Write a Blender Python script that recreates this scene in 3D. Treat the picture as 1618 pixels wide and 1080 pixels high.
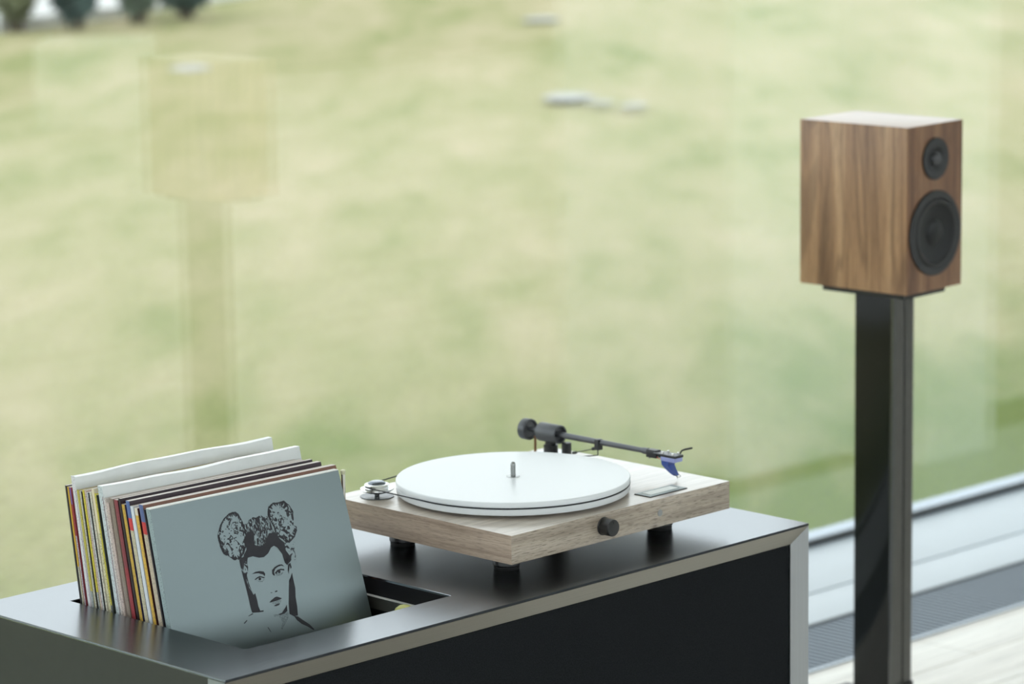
import bpy, bmesh, math, random
from mathutils import Vector, Matrix
random.seed(7)
for o in list(bpy.data.objects): bpy.data.objects.remove(o)
scene = bpy.context.scene
COL = scene.collection
ZC = 0.6                       # height of the cabinet top above the floor (metres)

# ------------------------------------------------------------------ camera
cam_d = bpy.data.cameras.new('camera'); cam = bpy.data.objects.new('camera', cam_d); COL.objects.link(cam)
scene.camera = cam
cam_d.sensor_width = 36.0
cam_d.lens = 5299.7 / 1618 * 36.0
YAW, PITCH, ROLL = 0.7834, -0.1801, -0.0139
fw = Vector((math.sin(YAW)*math.cos(PITCH), math.cos(YAW)*math.cos(PITCH), math.sin(PITCH)))
rt = Vector((math.cos(YAW), -math.sin(YAW), 0)); up = rt.cross(fw)
r2 = math.cos(ROLL)*rt + math.sin(ROLL)*up; u2 = -math.sin(ROLL)*rt + math.cos(ROLL)*up
mw = Matrix(((r2.x, u2.x, -fw.x, -3.3889), (r2.y, u2.y, -fw.y, -2.8406), (r2.z, u2.z, -fw.z, 1.0557 + ZC), (0, 0, 0, 1)))
cam.matrix_world = mw
cam_d.clip_end = 300
cam_d.dof.use_dof = True
cam_d.dof.focus_distance = 4.15
cam_d.dof.aperture_fstop = 5.6

# ------------------------------------------------------------------ sky (even overcast) and exposure
world = bpy.data.worlds.new('overcast_sky'); scene.world = world; world.use_nodes = True
bg = world.node_tree.nodes['Background']
bg.inputs['Color'].default_value = (0.92, 0.96, 1.0, 1); bg.inputs['Strength'].default_value = 2.5
scene.view_settings.view_transform = 'Standard'
scene.view_settings.look = 'None'
scene.view_settings.exposure = 0.0
scene.view_settings.gamma = 1.0
scene.view_settings.use_curve_mapping = False

# ------------------------------------------------------------------ material helpers
def srgb(r, g, b):
    f = lambda c: (c/255/12.92) if c/255 <= 0.04045 else ((c/255+0.055)/1.055)**2.4
    return (f(r), f(g), f(b), 1)
def new_mat(name):
    m = bpy.data.materials.new(name); m.use_nodes = True
    nt = m.node_tree; b = nt.nodes['Principled BSDF']
    return m, nt, b
def plain(name, col, rough=0.5, metal=0.0, coat=0.0, spec=0.5, var=0.04, vscale=60):
    """principled material with a little procedural tone variation"""
    m, nt, b = new_mat(name)
    tc = nt.nodes.new('ShaderNodeTexCoord'); n = nt.nodes.new('ShaderNodeTexNoise'); n.inputs['Scale'].default_value = vscale
    n.inputs['Detail'].default_value = 3
    nt.links.new(tc.outputs['Object'], n.inputs['Vector'])
    r = nt.nodes.new('ShaderNodeValToRGB')
    r.color_ramp.elements[0].position = 0.3; r.color_ramp.elements[1].position = 0.7
    r.color_ramp.elements[0].color = tuple(max(0, c*(1-var)) for c in col[:3]) + (1,)
    r.color_ramp.elements[1].color = tuple(min(1, c*(1+var)) for c in col[:3]) + (1,)
    nt.links.new(n.outputs['Fac'], r.inputs['Fac']); nt.links.new(r.outputs['Color'], b.inputs['Base Color'])
    b.inputs['Roughness'].default_value = rough; b.inputs['Metallic'].default_value = metal
    b.inputs['Coat Weight'].default_value = coat; b.inputs['Specular IOR Level'].default_value = spec
    return m
def brushed(name, col, rough=0.3, axis=0, streak=0.06, metal=1.0, edge=1.0):
    m, nt, b = new_mat(name)
    tc = nt.nodes.new('ShaderNodeTexCoord'); mp = nt.nodes.new('ShaderNodeMapping')
    sc = [900, 900, 900]; sc[axis] = 6; mp.inputs['Scale'].default_value = sc
    n = nt.nodes.new('ShaderNodeTexNoise'); n.inputs['Scale'].default_value = 1; n.inputs['Detail'].default_value = 2
    nt.links.new(tc.outputs['Object'], mp.inputs['Vector']); nt.links.new(mp.outputs['Vector'], n.inputs['Vector'])
    r = nt.nodes.new('ShaderNodeMapRange'); r.inputs['From Min'].default_value = 0.25; r.inputs['From Max'].default_value = 0.75
    r.inputs['To Min'].default_value = rough-streak; r.inputs['To Max'].default_value = rough+streak
    nt.links.new(n.outputs['Fac'], r.inputs['Value']); nt.links.new(r.outputs['Result'], b.inputs['Roughness'])
    c = nt.nodes.new('ShaderNodeValToRGB')
    c.color_ramp.elements[0].position = 0.3; c.color_ramp.elements[1].position = 0.7
    c.color_ramp.elements[0].color = tuple(x*0.94 for x in col[:3])+(1,); c.color_ramp.elements[1].color = tuple(min(1, x*1.05) for x in col[:3])+(1,)
    nt.links.new(n.outputs['Fac'], c.inputs['Fac']); nt.links.new(c.outputs['Color'], b.inputs['Base Color'])
    b.inputs['Metallic'].default_value = metal; b.inputs['Specular Tint'].default_value = (edge, edge, edge, 1)
    return m
def wood(name, dark, mid, light, axis, rough=0.35, fine=420, wide=26, flecks=0.5, coat=0.0, spec=0.5, rings=0.0):
    """veneer with grain along the object axis"""
    m, nt, b = new_mat(name); L = nt.links
    tc = nt.nodes.new('ShaderNodeTexCoord')
    def noise(s_across, s_along, detail, dist=0.0):
        mp = nt.nodes.new('ShaderNodeMapping'); sc = [s_across]*3; sc[axis] = s_along; mp.inputs['Scale'].default_value = sc
        n = nt.nodes.new('ShaderNodeTexNoise'); n.inputs['Scale'].default_value = 1; n.inputs['Detail'].default_value = detail
        n.inputs['Distortion'].default_value = dist
        L.new(tc.outputs['Object'], mp.inputs['Vector']); L.new(mp.outputs['Vector'], n.inputs['Vector']); return n
    n1 = noise(wide, wide*0.05, 4, 0.6); n2 = noise(fine, fine*0.02, 3, 0.2); n3 = noise(fine*1.3, fine*0.10, 2, 0.3)
    r1 = nt.nodes.new('ShaderNodeValToRGB'); e = r1.color_ramp.elements
    e[0].position = 0.28; e[0].color = dark; e[1].position = 0.75; e[1].color = light
    k = r1.color_ramp.elements.new(0.5); k.color = mid
    L.new(n1.outputs['Fac'], r1.inputs['Fac'])
    r2_ = nt.nodes.new('ShaderNodeMapRange'); r2_.inputs['From Min'].default_value = 0.3; r2_.inputs['From Max'].default_value = 0.7
    r2_.inputs['To Min'].default_value = 0.82; r2_.inputs['To Max'].default_value = 1.12
    L.new(n2.outputs['Fac'], r2_.inputs['Value'])
    mul = nt.nodes.new('ShaderNodeMixRGB'); mul.blend_type = 'MULTIPLY'; mul.inputs['Fac'].default_value = 1
    L.new(r1.outputs['Color'], mul.inputs['Color1']); L.new(r2_.outputs['Result'], mul.inputs['Color2'])
    r3 = nt.nodes.new('ShaderNodeMapRange'); r3.inputs['From Min'].default_value = 0.53; r3.inputs['From Max'].default_value = 0.66
    r3.inputs['To Min'].default_value = 0; r3.inputs['To Max'].default_value = flecks
    L.new(n3.outputs['Fac'], r3.inputs['Value'])
    mx = nt.nodes.new('ShaderNodeMixRGB'); L.new(r3.outputs['Result'], mx.inputs['Fac']); L.new(mul.outputs['Color'], mx.inputs['Color1'])
    mx.inputs['Color2'].default_value = tuple(c*0.45 for c in dark[:3])+(1,)
    last = mx
    if rings:                                    # cathedral growth lines
        rn = noise(wide*0.22, wide*0.035, 2, 0.8)
        sn = nt.nodes.new('ShaderNodeMath'); sn.operation = 'MULTIPLY'; sn.inputs[1].default_value = 70; L.new(rn.outputs['Fac'], sn.inputs[0])
        si = nt.nodes.new('ShaderNodeMath'); si.operation = 'SINE'; L.new(sn.outputs[0], si.inputs[0])
        rr = nt.nodes.new('ShaderNodeMapRange'); rr.inputs['From Min'].default_value = 0.3; rr.inputs['From Max'].default_value = 1.0; rr.inputs['To Min'].default_value = 0; rr.inputs['To Max'].default_value = rings
        L.new(si.outputs[0], rr.inputs['Value'])
        last = nt.nodes.new('ShaderNodeMixRGB'); L.new(rr.outputs['Result'], last.inputs['Fac']); L.new(mx.outputs['Color'], last.inputs['Color1']); last.inputs['Color2'].default_value = tuple(c*0.7 for c in dark[:3])+(1,)
    L.new(last.outputs['Color'], b.inputs['Base Color'])
    b.inputs['Roughness'].default_value = rough; b.inputs['Coat Weight'].default_value = coat; b.inputs['Coat Roughness'].default_value = 0.18
    b.inputs['Specular IOR Level'].default_value = spec
    bp = nt.nodes.new('ShaderNodeBump'); bp.inputs['Strength'].default_value = 0.08; bp.inputs['Distance'].default_value = 0.0005
    L.new(n2.outputs['Fac'], bp.inputs['Height']); L.new(bp.outputs['Normal'], b.inputs['Normal'])
    return m
def glass_mat(name, r0=0.05, tint=(0.97, 0.99, 0.98, 1)):
    """clear pane: Schlick reflection over straight transmission, the same from both sides"""
    m = bpy.data.materials.new(name); m.use_nodes = True; nt = m.node_tree; nt.nodes.clear(); L = nt.links
    out = nt.nodes.new('ShaderNodeOutputMaterial'); mix = nt.nodes.new('ShaderNodeMixShader')
    tr = nt.nodes.new('ShaderNodeBsdfTransparent'); tr.inputs['Color'].default_value = tint
    gl = nt.nodes.new('ShaderNodeBsdfGlossy'); gl.inputs['Roughness'].default_value = 0.0
    geo = nt.nodes.new('ShaderNodeNewGeometry')
    dot = nt.nodes.new('ShaderNodeVectorMath'); dot.operation = 'DOT_PRODUCT'
    L.new(geo.outputs['Normal'], dot.inputs[0]); L.new(geo.outputs['Incoming'], dot.inputs[1])
    ab = nt.nodes.new('ShaderNodeMath'); ab.operation = 'ABSOLUTE'; L.new(dot.outputs['Value'], ab.inputs[0])
    om = nt.nodes.new('ShaderNodeMath'); om.operation = 'SUBTRACT'; om.inputs[0].default_value = 1; L.new(ab.outputs[0], om.inputs[1])
    pw = nt.nodes.new('ShaderNodeMath'); pw.operation = 'POWER'; L.new(om.outputs[0], pw.inputs[0]); pw.inputs[1].default_value = 5
    ma = nt.nodes.new('ShaderNodeMath'); ma.operation = 'MULTIPLY_ADD'; L.new(pw.outputs[0], ma.inputs[0]); ma.inputs[1].default_value = 1-r0; ma.inputs[2].default_value = r0
    L.new(ma.outputs[0], mix.inputs['Fac']); L.new(tr.outputs[0], mix.inputs[1]); L.new(gl.outputs[0], mix.inputs[2])
    L.new(mix.outputs[0], out.inputs['Surface'])
    return m

# ------------------------------------------------------------------ mesh helpers
def link(name, me, mats, parent=None, smooth=False):
    ob = bpy.data.objects.new(name, me); COL.objects.link(ob)
    for m in (mats if isinstance(mats, (list, tuple)) else [mats]): me.materials.append(m)
    if parent: ob.parent = parent
    if smooth:
        for p in me.polygons: p.use_smooth = True
    return ob
def from_bm(name, bm, mats, parent=None, smooth=False, sharp=None):
    bmesh.ops.recalc_face_normals(bm, faces=bm.faces[:])
    me = bpy.data.meshes.new(name); bm.to_mesh(me); bm.free()
    ob = link(name, me, mats, parent, smooth)
    if smooth and sharp: me.set_sharp_from_angle(angle=math.radians(sharp))
    return ob
def add_box(bm, x0, x1, y0, y1, z0, z1, bev=0.0, seg=2):
    r = bmesh.ops.create_cube(bm, size=1.0, matrix=Matrix.Translation(((x0+x1)/2, (y0+y1)/2, (z0+z1)/2)) @ Matrix.Diagonal((x1-x0, y1-y0, z1-z0, 1)))
    if bev:
        es = set(e for v in r['verts'] for e in v.link_edges)
        bmesh.ops.bevel(bm, geom=list(es), offset=bev, segments=seg, affect='EDGES', profile=0.7)
def box(name, b, mat, parent=None, bev=0.0, seg=2):
    bm = bmesh.new(); add_box(bm, *b, bev=bev, seg=seg); return from_bm(name, bm, mat, parent, smooth=bool(bev), sharp=35)
def lathe(name, prof, mat, parent=None, seg=48, loc=(0, 0, 0), axis='Z', sharp=35):
    """closed profile of (r, h) pairs turned about Z (or laid along -Y)"""
    bm = bmesh.new(); rings = []
    for r, h in prof:
        if r < 1e-6: rings.append([bm.verts.new((0, 0, h))])
        else: rings.append([bm.verts.new((r*math.cos(2*math.pi*k/seg), r*math.sin(2*math.pi*k/seg), h)) for k in range(seg)])
    for a, b in zip(rings, rings[1:]):
        for k in range(seg):
            k2 = (k+1) % seg
            if len(a) == 1 and len(b) == 1: continue
            if len(a) == 1: bm.faces.new((a[0], b[k], b[k2]))
            elif len(b) == 1: bm.faces.new((a[k], b[0], a[k2]))
            else: bm.faces.new((a[k], b[k], b[k2], a[k2]))
    if axis == '-Y': bmesh.ops.rotate(bm, verts=bm.verts[:], matrix=Matrix.Rotation(math.pi/2, 3, 'X'))
    ob = from_bm(name, bm, mat, parent, smooth=True, sharp=sharp); ob.location = loc
    return ob
def cyl_prof(r, h0, h1, b=0.0006):
    return [(0, h0), (r-b, h0), (r, h0+b), (r, h1-b), (r-b, h1), (0, h1)]
def tube(name, pts, rad, mat, parent=None, seg=10, closed=False):
    """round tube along a polyline; rad is one radius or a list"""
    pts = [Vector(p) for p in pts]; n = len(pts); bm = bmesh.new(); rings = []
    rr = rad if isinstance(rad, (list, tuple)) else [rad]*n
    prev = None
    for i, p in enumerate(pts):
        if closed: t = (pts[(i+1) % n]-pts[i-1]).normalized()
        else: t = ((pts[min(i+1, n-1)]-p).normalized()+(p-pts[max(i-1, 0)]).normalized()).normalized()
        a = prev if prev is not None else (Vector((0, 0, 1)) if abs(t.z) < 0.9 else Vector((1, 0, 0)))
        a = (a-t*a.dot(t)).normalized(); b = t.cross(a); prev = a
        rings.append([bm.verts.new(p+rr[i]*(math.cos(2*math.pi*k/seg)*a+math.sin(2*math.pi*k/seg)*b)) for k in range(seg)])
    m = n if closed else n-1
    for i in range(m):
        A, B = rings[i], rings[(i+1) % n]
        for k in range(seg): bm.faces.new((A[k], A[(k+1) % seg], B[(k+1) % seg], B[k]))
    if not closed: bm.faces.new(rings[0][::-1]); bm.faces.new(rings[-1])
    return from_bm(name, bm, mat, parent, smooth=True, sharp=50)
def prism(name, poly, y0, y1, mat, parent=None, bev=0.0):
    """polygon of (x, z) extruded along Y"""
    bm = bmesh.new()
    a = [bm.verts.new((x, y0, z)) for x, z in poly]; b = [bm.verts.new((x, y1, z)) for x, z in poly]; n = len(poly)
    bm.faces.new(a); bm.faces.new(b[::-1])
    for k in range(n): bm.faces.new((a[k], a[(k+1) % n], b[(k+1) % n], b[k]))
    if bev: bmesh.ops.bevel(bm, geom=bm.edges[:], offset=bev, segments=2, affect='EDGES')
    return from_bm(name, bm, mat, parent, smooth=bool(bev), sharp=35)
def thing(name, label, cat, loc=(0, 0, 0), rz=0, group=None):
    o = bpy.data.objects.new(name, None); COL.objects.link(o); o.location = loc; o.rotation_euler = (0, 0, rz); o.empty_display_size = 0.05
    o['label'] = label; o['category'] = cat
    if group: o['group'] = group
    return o
def tag(o, label, cat, group=None):
    o['label'] = label; o['category'] = cat
    if group: o['group'] = group
    return o
def struct(o, label=None):
    o['kind'] = 'structure'
    if label: o['label'] = label
    return o

# ------------------------------------------------------------------ the setting
M_white = plain('white_paint', (0.90, 0.92, 0.93, 1), 0.6, vscale=3)
M_ceil = plain('ceiling_paint', (0.84, 0.84, 0.83, 1), 0.8, vscale=2)
M_sill = plain('white_sill_lacquer', (0.45, 0.50, 0.54, 1), 0.35, vscale=8, var=0.02)
M_frame = plain('window_frame_metal', (0.34, 0.40, 0.47, 1), 0.35, metal=0.4)
M_gasket = plain('black_gasket', (0.03, 0.035, 0.04, 1), 0.6)
M_parapet = plain('dark_parapet_panel', (0.07, 0.07, 0.065, 1), 0.6, vscale=4)
M_glass = glass_mat('window_glass', 0.11)
M_plank = wood('pale_floor_wood', srgb(206, 200, 190), srgb(228, 223, 215), srgb(238, 235, 228), 0, rough=0.4, fine=160, wide=14, flecks=0.15)
M_sub = plain('pale_screed_floor', (0.50, 0.48, 0.44, 1), 0.5, vscale=5)
M_grille = brushed('grille_aluminium', (0.15, 0.18, 0.21, 1), 0.45, axis=1)

X0, X1, Y0, Y1, H = -6.5, 9.5, -6.8, 1.5, 3.1
PAR = 0.75                     # height of the low wall under the added rear windows
floor = struct(box('floor', (X0, X1, Y0, 1.46, -0.12, -0.012), M_sub), 'pale wooden floor of the room')
def plank(x0, x1, y0, y1):
    box('floor_plank', (x0, x1, y0+0.0006, y1-0.0006, -0.012, 0.0), M_plank, floor, bev=0.001, seg=1)
y = 0.874
for r in range(16):
    cut = [-1.6, -0.3, 1.35, 2.75, 4.2] if r % 2 == 0 else [-1.6, 0.55, 2.05, 3.4, 4.2]
    for a, b in zip(cut, cut[1:]): plank(a+0.001, b-0.001, y-0.14, y)
    y -= 0.14
box('floor_boards_far', (X0, X1, Y0, y, -0.012, 0.0), M_plank, floor)
box('floor_boards_far', (X0, -1.6, y, 0.874, -0.012, 0.0), M_plank, floor)
box('floor_boards_far', (4.2, X1, y, 0.874, -0.012, 0.0), M_plank, floor)
struct(box('ceiling', (X0-0.15, X1, Y0-0.15, 1.62, H, H+0.15), M_ceil), 'white ceiling')
struct(box('wall_left', (X0-0.15, X0, Y0, 1.62, -0.12, 0.5), M_parapet), 'low wall below the added windows at the left end of the room')
w3 = struct(box('added_left_window', (X0-0.12, X0-0.06, Y0, 1.62, H-0.06, H), M_frame), 'added left end glazing that lets in daylight')  # added, unseen glazing; daylight for the faces turned left
for i in range(4):
    a = Y0+(1.5-Y0)/3*i
    box('mullion', (X0-0.12, X0-0.06, a-0.03, a+0.03, 0.5, H-0.06), M_frame, w3)
    if i < 3: box('pane', (X0-0.1, X0-0.08, a+0.03, a+(1.5-Y0)/3-0.03, 0.5, H-0.06), M_glass, w3)
struct(box('wall_far', (X1, X1+0.15, Y0, 1.62, -0.12, H), M_white), 'white end wall of the room')
rear = struct(box('wall_rear', (X0, X1, Y0-0.15, Y0, -0.12, PAR), M_parapet), 'dark low wall below the added windows behind the camera')
w2 = struct(box('added_rear_window', (X0, X1, Y0-0.12, Y0-0.06, H-0.06, H), M_frame), 'added rear glazing that lets in daylight')  # added, unseen glazing; daylight for the faces turned to the camera
for i in range(8):
    a = X0+(X1-X0)/7*i
    box('mullion', (a-0.03, a+0.03, Y0-0.12, Y0-0.06, PAR, H-0.06), M_frame, w2)
    if i < 7: box('pane', (a+0.03, a+(X1-X0)/7-0.03, Y0-0.1, Y0-0.08, PAR, H-0.06), M_glass, w2)
# pier that shows as the pale reflection in the window
bm = bmesh.new(); add_box(bm, 2.12, 2.515, 0.45, 0.965, 0.0, H); add_box(bm, 2.515, 2.78, 0.45, 1.19, 0.0, H)
struct(from_bm('wall_right', bm, plain('cool_white_pier', (0.88, 0.93, 0.97, 1), 0.6, vscale=3, var=0.01)), 'white stepped wall pier')
# window wall
w1 = struct(box('window_1', (X0, X1, 1.475, 1.535, 0.0, 0.013), M_frame, bev=0.003), 'floor to ceiling window facing the lawn')
box('gasket', (X0, X1, 1.462, 1.475, 0.0, 0.016), M_gasket, w1)
box('head_rail', (X0, X1, 1.475, 1.535, H-0.05, H), M_frame, w1)
for a, b in ((X0, -3.2), (-3.2, 3.4), (3.4, X1)):
    box('pane', (a+0.03, b-0.03, 1.478, 1.494, 0.013, H-0.05), M_glass, w1)
    box('mullion', (b-0.03, b+0.03, 1.475, 1.535, 0.013, H-0.05), M_frame, w1)
struct(box('trim_1', (X0, X1, 1.0795, 1.222, -0.012, 0.004), M_sill, bev=0.002), 'white sill strip')
struct(box('trim_2', (X0, X1, 1.2225, 1.462, -0.012, 0.006), M_sill, bev=0.002), 'white base of the window')
# floor grille
gr = struct(box('trim_3', (X0, X1, 0.874, 0.882, -0.012, 0.003), plain('grille_edge_metal', (0.45, 0.5, 0.55, 1), 0.4, metal=0.6)), 'floor convector grille')
box('sill_shadow_strip', (X0, X1, 1.0725, 1.0795, -0.012, 0.002), M_gasket, gr)  # black strip drawn for the shadow along the sill edge
box('duct', (X0, X1, 0.882, 1.0725, -0.0118, -0.010), M_gasket, gr)
bm = bmesh.new(); x = -0.4
while x < 4.0:
    add_box(bm, x, x+0.0110, 0.882, 1.0725, -0.0095, 0.001); x += 0.0180
sl = from_bm('grille_slats', bm, M_grille, gr); sl['kind'] = 'stuff'
box('slat_cover', (X0, -0.4, 0.882, 1.0725, -0.0095, 0.001), M_grille, gr); box('slat_cover', (4.0, X1, 0.882, 1.0725, -0.0095, 0.001), M_grille, gr)

# ------------------------------------------------------------------ outside
def lawn_mat():
    m, nt, b = new_mat('lawn_grass'); L = nt.links
    tc = nt.nodes.new('ShaderNodeTexCoord')
    def noise(s, d, dist=0.0, off=(0, 0, 0), along=1.0):
        # patches drawn out along the mowing direction
        rot = nt.nodes.new('ShaderNodeMapping'); rot.inputs['Rotation'].default_value = (0, 0, 0.79)
        mp = nt.nodes.new('ShaderNodeMapping'); mp.inputs['Location'].default_value = off; mp.inputs['Scale'].default_value = (1, along, 1)
        n = nt.nodes.new('ShaderNodeTexNoise'); n.inputs['Scale'].default_value = s; n.inputs['Detail'].default_value = d; n.inputs['Distortion'].default_value = dist
        L.new(tc.outputs['Object'], rot.inputs['Vector']); L.new(rot.outputs['Vector'], mp.inputs['Vector']); L.new(mp.outputs['Vector'], n.inputs['Vector']); return n
    a = noise(1.3, 4, 0.4, (0, 0, 0), 0.30); c = noise(5.0, 5, 0.3, (5, 3, 0), 0.25); d = noise(40, 2, 0, (1, 8, 0))
    r = nt.nodes.new('ShaderNodeValToRGB'); e = r.color_ramp.elements
    e[0].position = 0.29; e[0].color = LAWN[0]; e[1].position = 0.72; e[1].color = LAWN[2]
    k = e.new(0.48); k.color = LAWN[1]
    s1 = nt.nodes.new('ShaderNodeMath'); s1.operation = 'MULTIPLY_ADD'; s1.inputs[1].default_value = 0.56; s1.inputs[2].default_value = 0.0; L.new(a.outputs['Fac'], s1.inputs[0])
    s2 = nt.nodes.new('ShaderNodeMath'); s2.operation = 'MULTIPLY_ADD'; s2.inputs[1].default_value = 0.44; L.new(c.outputs['Fac'], s2.inputs[0]); L.new(s1.outputs[0], s2.inputs[2])
    # the strip of lawn close to the house is greener, the far part more straw-coloured
    sep = nt.nodes.new('ShaderNodeSeparateXYZ'); L.new(tc.outputs['Object'], sep.inputs[0])
    gy = nt.nodes.new('ShaderNodeMapRange'); gy.inputs['From Min'].default_value = 1.6; gy.inputs['From Max'].default_value = 4.2; gy.inputs['To Min'].default_value = -0.24; gy.inputs['To Max'].default_value = 0.03
    L.new(sep.outputs['Y'], gy.inputs['Value'])
    s3 = nt.nodes.new('ShaderNodeMath'); s3.operation = 'ADD'; L.new(s2.outputs[0], s3.inputs[0]); L.new(gy.outputs['Result'], s3.inputs[1])
    L.new(s3.outputs[0], r.inputs['Fac'])
    v = nt.nodes.new('ShaderNodeMapRange'); v.inputs['To Min'].default_value = 0.7; v.inputs['To Max'].default_value = 1.25; L.new(d.outputs['Fac'], v.inputs['Value'])
    mul = nt.nodes.new('ShaderNodeMixRGB'); mul.blend_type = 'MULTIPLY'; mul.inputs['Fac'].default_value = 1
    L.new(r.outputs['Color'], mul.inputs['Color1']); L.new(v.outputs['Result'], mul.inputs['Color2'])
    L.new(mul.outputs['Color'], b.inputs['Base Color']); b.inputs['Roughness'].default_value = 0.9; b.inputs['Specular IOR Level'].default_value = 0.1
    return m
LAWN = [(0.160, 0.205, 0.055, 1), (0.310, 0.300, 0.148, 1), (0.435, 0.375, 0.240, 1)]
GZ = -0.10
bm = bmesh.new()
# lawn with a gently uneven surface, edged by a pale path far off
nx, ny = 60, 40; vs = []
for j in range(ny+1):
    row = []
    for i in range(nx+1):
        x = -25+i*1.0; yy = 1.53+j*0.5
        row.append(bm.verts.new((x, yy, GZ+(0.03*math.sin(0.7*x+0.3*yy)*math.sin(0.5*yy+1) if j > 2 else 0))))
    vs.append(row)
for j in range(ny):
    for i in range(nx): bm.faces.new((vs[j][i], vs[j][i+1], vs[j+1][i+1], vs[j+1][i]))
struct(from_bm('lawn', bm, lawn_mat(), smooth=True), 'wide green and straw-coloured lawn outside the window')
M_gravel = plain('pale_gravel', (0.62, 0.62, 0.60, 1), 0.9, vscale=30, var=0.12)
struct(box('path', (-60, 90, 14.3, 60, -0.5, -0.075), M_gravel), 'pale gravel path beyond the lawn')
# pale path edge runs slightly askew to the house
bpy.data.objects.remove(bpy.data.objects['path'])
bm = bmesh.new()
pth = [(-60, -3.5), (8.96, 13.98), (11.22, 14.56), (90, 34.8), (90, 90), (-60, 90)]
top = [bm.verts.new((a, b, -0.06)) for a, b in pth]; bot = [bm.verts.new((a, b, -0.3)) for a, b in pth]
bm.faces.new(top); bm.faces.new(bot[::-1])
for k in range(6): bm.faces.new((top[k], bot[k], bot[(k+1) % 6], top[(k+1) % 6]))
struct(from_bm('path', bm, M_gravel), 'pale gravel path beyond the lawn')

def leaf_mat(name, c):
    return plain(name, c, 0.7, var=0.35, vscale=9)
M_stem = plain('shrub_bark', (0.10, 0.08, 0.06, 1), 0.8)
def shrub(loc, rx, rz, mat, label, seed):
    rnd = random.Random(seed)
    t = thing('shrub', label, 'shrub', loc, rnd.uniform(0, 6), 'shrubs beyond the lawn')
    bm = bmesh.new()
    for k in range(2200):
        a, b = rnd.uniform(0, 2*math.pi), rnd.uniform(-1, 1); r = rnd.uniform(0.35, 1.0)**0.5
        s = math.sqrt(1-b*b); p = Vector((rx*r*s*math.cos(a), rx*r*s*math.sin(a), rz*(0.62+0.6*r*b)))
        if p.z < 0.03: p.z = rnd.uniform(0.03, 0.2)
        d1 = Vector((rnd.gauss(0, 1), rnd.gauss(0, 1), rnd.gauss(0, 1))).normalized(); d2 = d1.orthogonal().normalized()
        L_, W_ = rnd.uniform(0.05, 0.09), rnd.uniform(0.02, 0.035)
        q = [bm.verts.new(p-d1*L_), bm.verts.new(p+d2*W_), bm.verts.new(p+d1*L_), bm.verts.new(p-d2*W_)]
        bm.faces.new(q)
    me = bpy.data.meshes.new('foliage'); bm.to_mesh(me); bm.free(); f = link('foliage', me, mat, t); f['kind'] = 'stuff'
    for k in range(5):
        a = rnd.uniform(0, 6.28)
        tube('stem', [(0.04*math.cos(a), 0.04*math.sin(a), -0.05), (0.2*rx*math.cos(a), 0.2*rx*math.sin(a), 0.4*rz), (0.5*rx*math.cos(a), 0.5*rx*math.sin(a), 0.9*rz)], [0.018, 0.013, 0.007], M_stem, t, seg=6)
LM = [leaf_mat('olive_leaves', (0.20, 0.22, 0.12, 1)), leaf_mat('dark_blue_green_leaves', (0.09, 0.14, 0.13, 1)), leaf_mat('mid_green_leaves', (0.16, 0.21, 0.16, 1))]
shrub((9.06, 13.95, -0.08), 0.13, 0.6, LM[0], 'small olive green shrub nearest the left edge beyond the lawn', 1)
shrub((9.39, 13.78, -0.08), 0.17, 0.6, LM[1], 'dark blue-green shrub between the olive and the mid-green shrub', 2)
shrub((9.93, 13.84, -0.08), 0.13, 0.5, LM[2], 'mid-green shrub in the row beyond the lawn', 3)
shrub((10.33, 13.86, -0.08), 0.20, 0.5, LM[1], 'wide dark shrub at the right end of the row beyond the lawn', 4)

M_stone = plain('pale_stone', (0.40, 0.40, 0.38, 1), 0.8, vscale=12, var=0.1)
for k, (sx_, sy_, sr, lab) in enumerate(((11.35, 11.67, 0.10, 'pale flat stone on the far lawn near the top of the view'), (8.03, 11.03, 0.11, 'pale flat stone on the lawn at the upper left'),
        (8.26, 8.45, 0.11, 'leftmost of three pale flat stones on the lawn left of the speaker'), (8.19, 8.17, 0.055, 'middle of three pale flat stones on the lawn left of the speaker'), (8.19, 7.95, 0.06, 'rightmost of three pale flat stones on the lawn left of the speaker'))):
    rnd = random.Random(40+k); bm = bmesh.new(); bmesh.ops.create_icosphere(bm, subdivisions=3, radius=1.0)
    for v in bm.verts:
        f_ = 1+0.12*math.sin(3*v.co.x+k)+0.1*math.sin(4*v.co.y+2*k); v.co = Vector((v.co.x*sr*1.3*f_, v.co.y*sr*f_, v.co.z*sr*0.16))
    s_ = from_bm('lawn_stone', bm, M_stone, smooth=True); s_.location = (sx_, sy_, -0.095); s_.rotation_euler = (0, 0, 0.8*k)
    tag(s_, lab, 'stone', 'stones on the lawn')

# ------------------------------------------------------------------ media cabinet
CL, CD = 1.0276, 0.4906                       # length, depth
WX0, WX1, WY0, WY1 = -0.9258, -0.5907, 0.0826, 0.4165   # record well
WB = -0.157                                   # floor of the well, below the top
M_top = brushed('brushed_steel_top', (0.335, 0.355, 0.38, 1), 0.24, axis=0, streak=0.02, edge=0.75)
M_rail = brushed('brushed_steel_rail', (0.40, 0.385, 0.35, 1), 0.34, axis=0)
M_stile = brushed('brushed_steel_stile', (0.42, 0.44, 0.46, 1), 0.34, axis=2)
M_side = plain('olive_grey_side_lacquer', (0.043, 0.047, 0.038, 1), 0.42, spec=0.3)
M_black = plain('black_lining', (0.008, 0.008, 0.010, 1), 0.6, spec=0.25)
M_dark_edge = plain('dark_edge_reflection', (0.03, 0.035, 0.042, 1), 0.35, metal=0.6)  # dark reflection along the top's front edge, put into the colour
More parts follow.
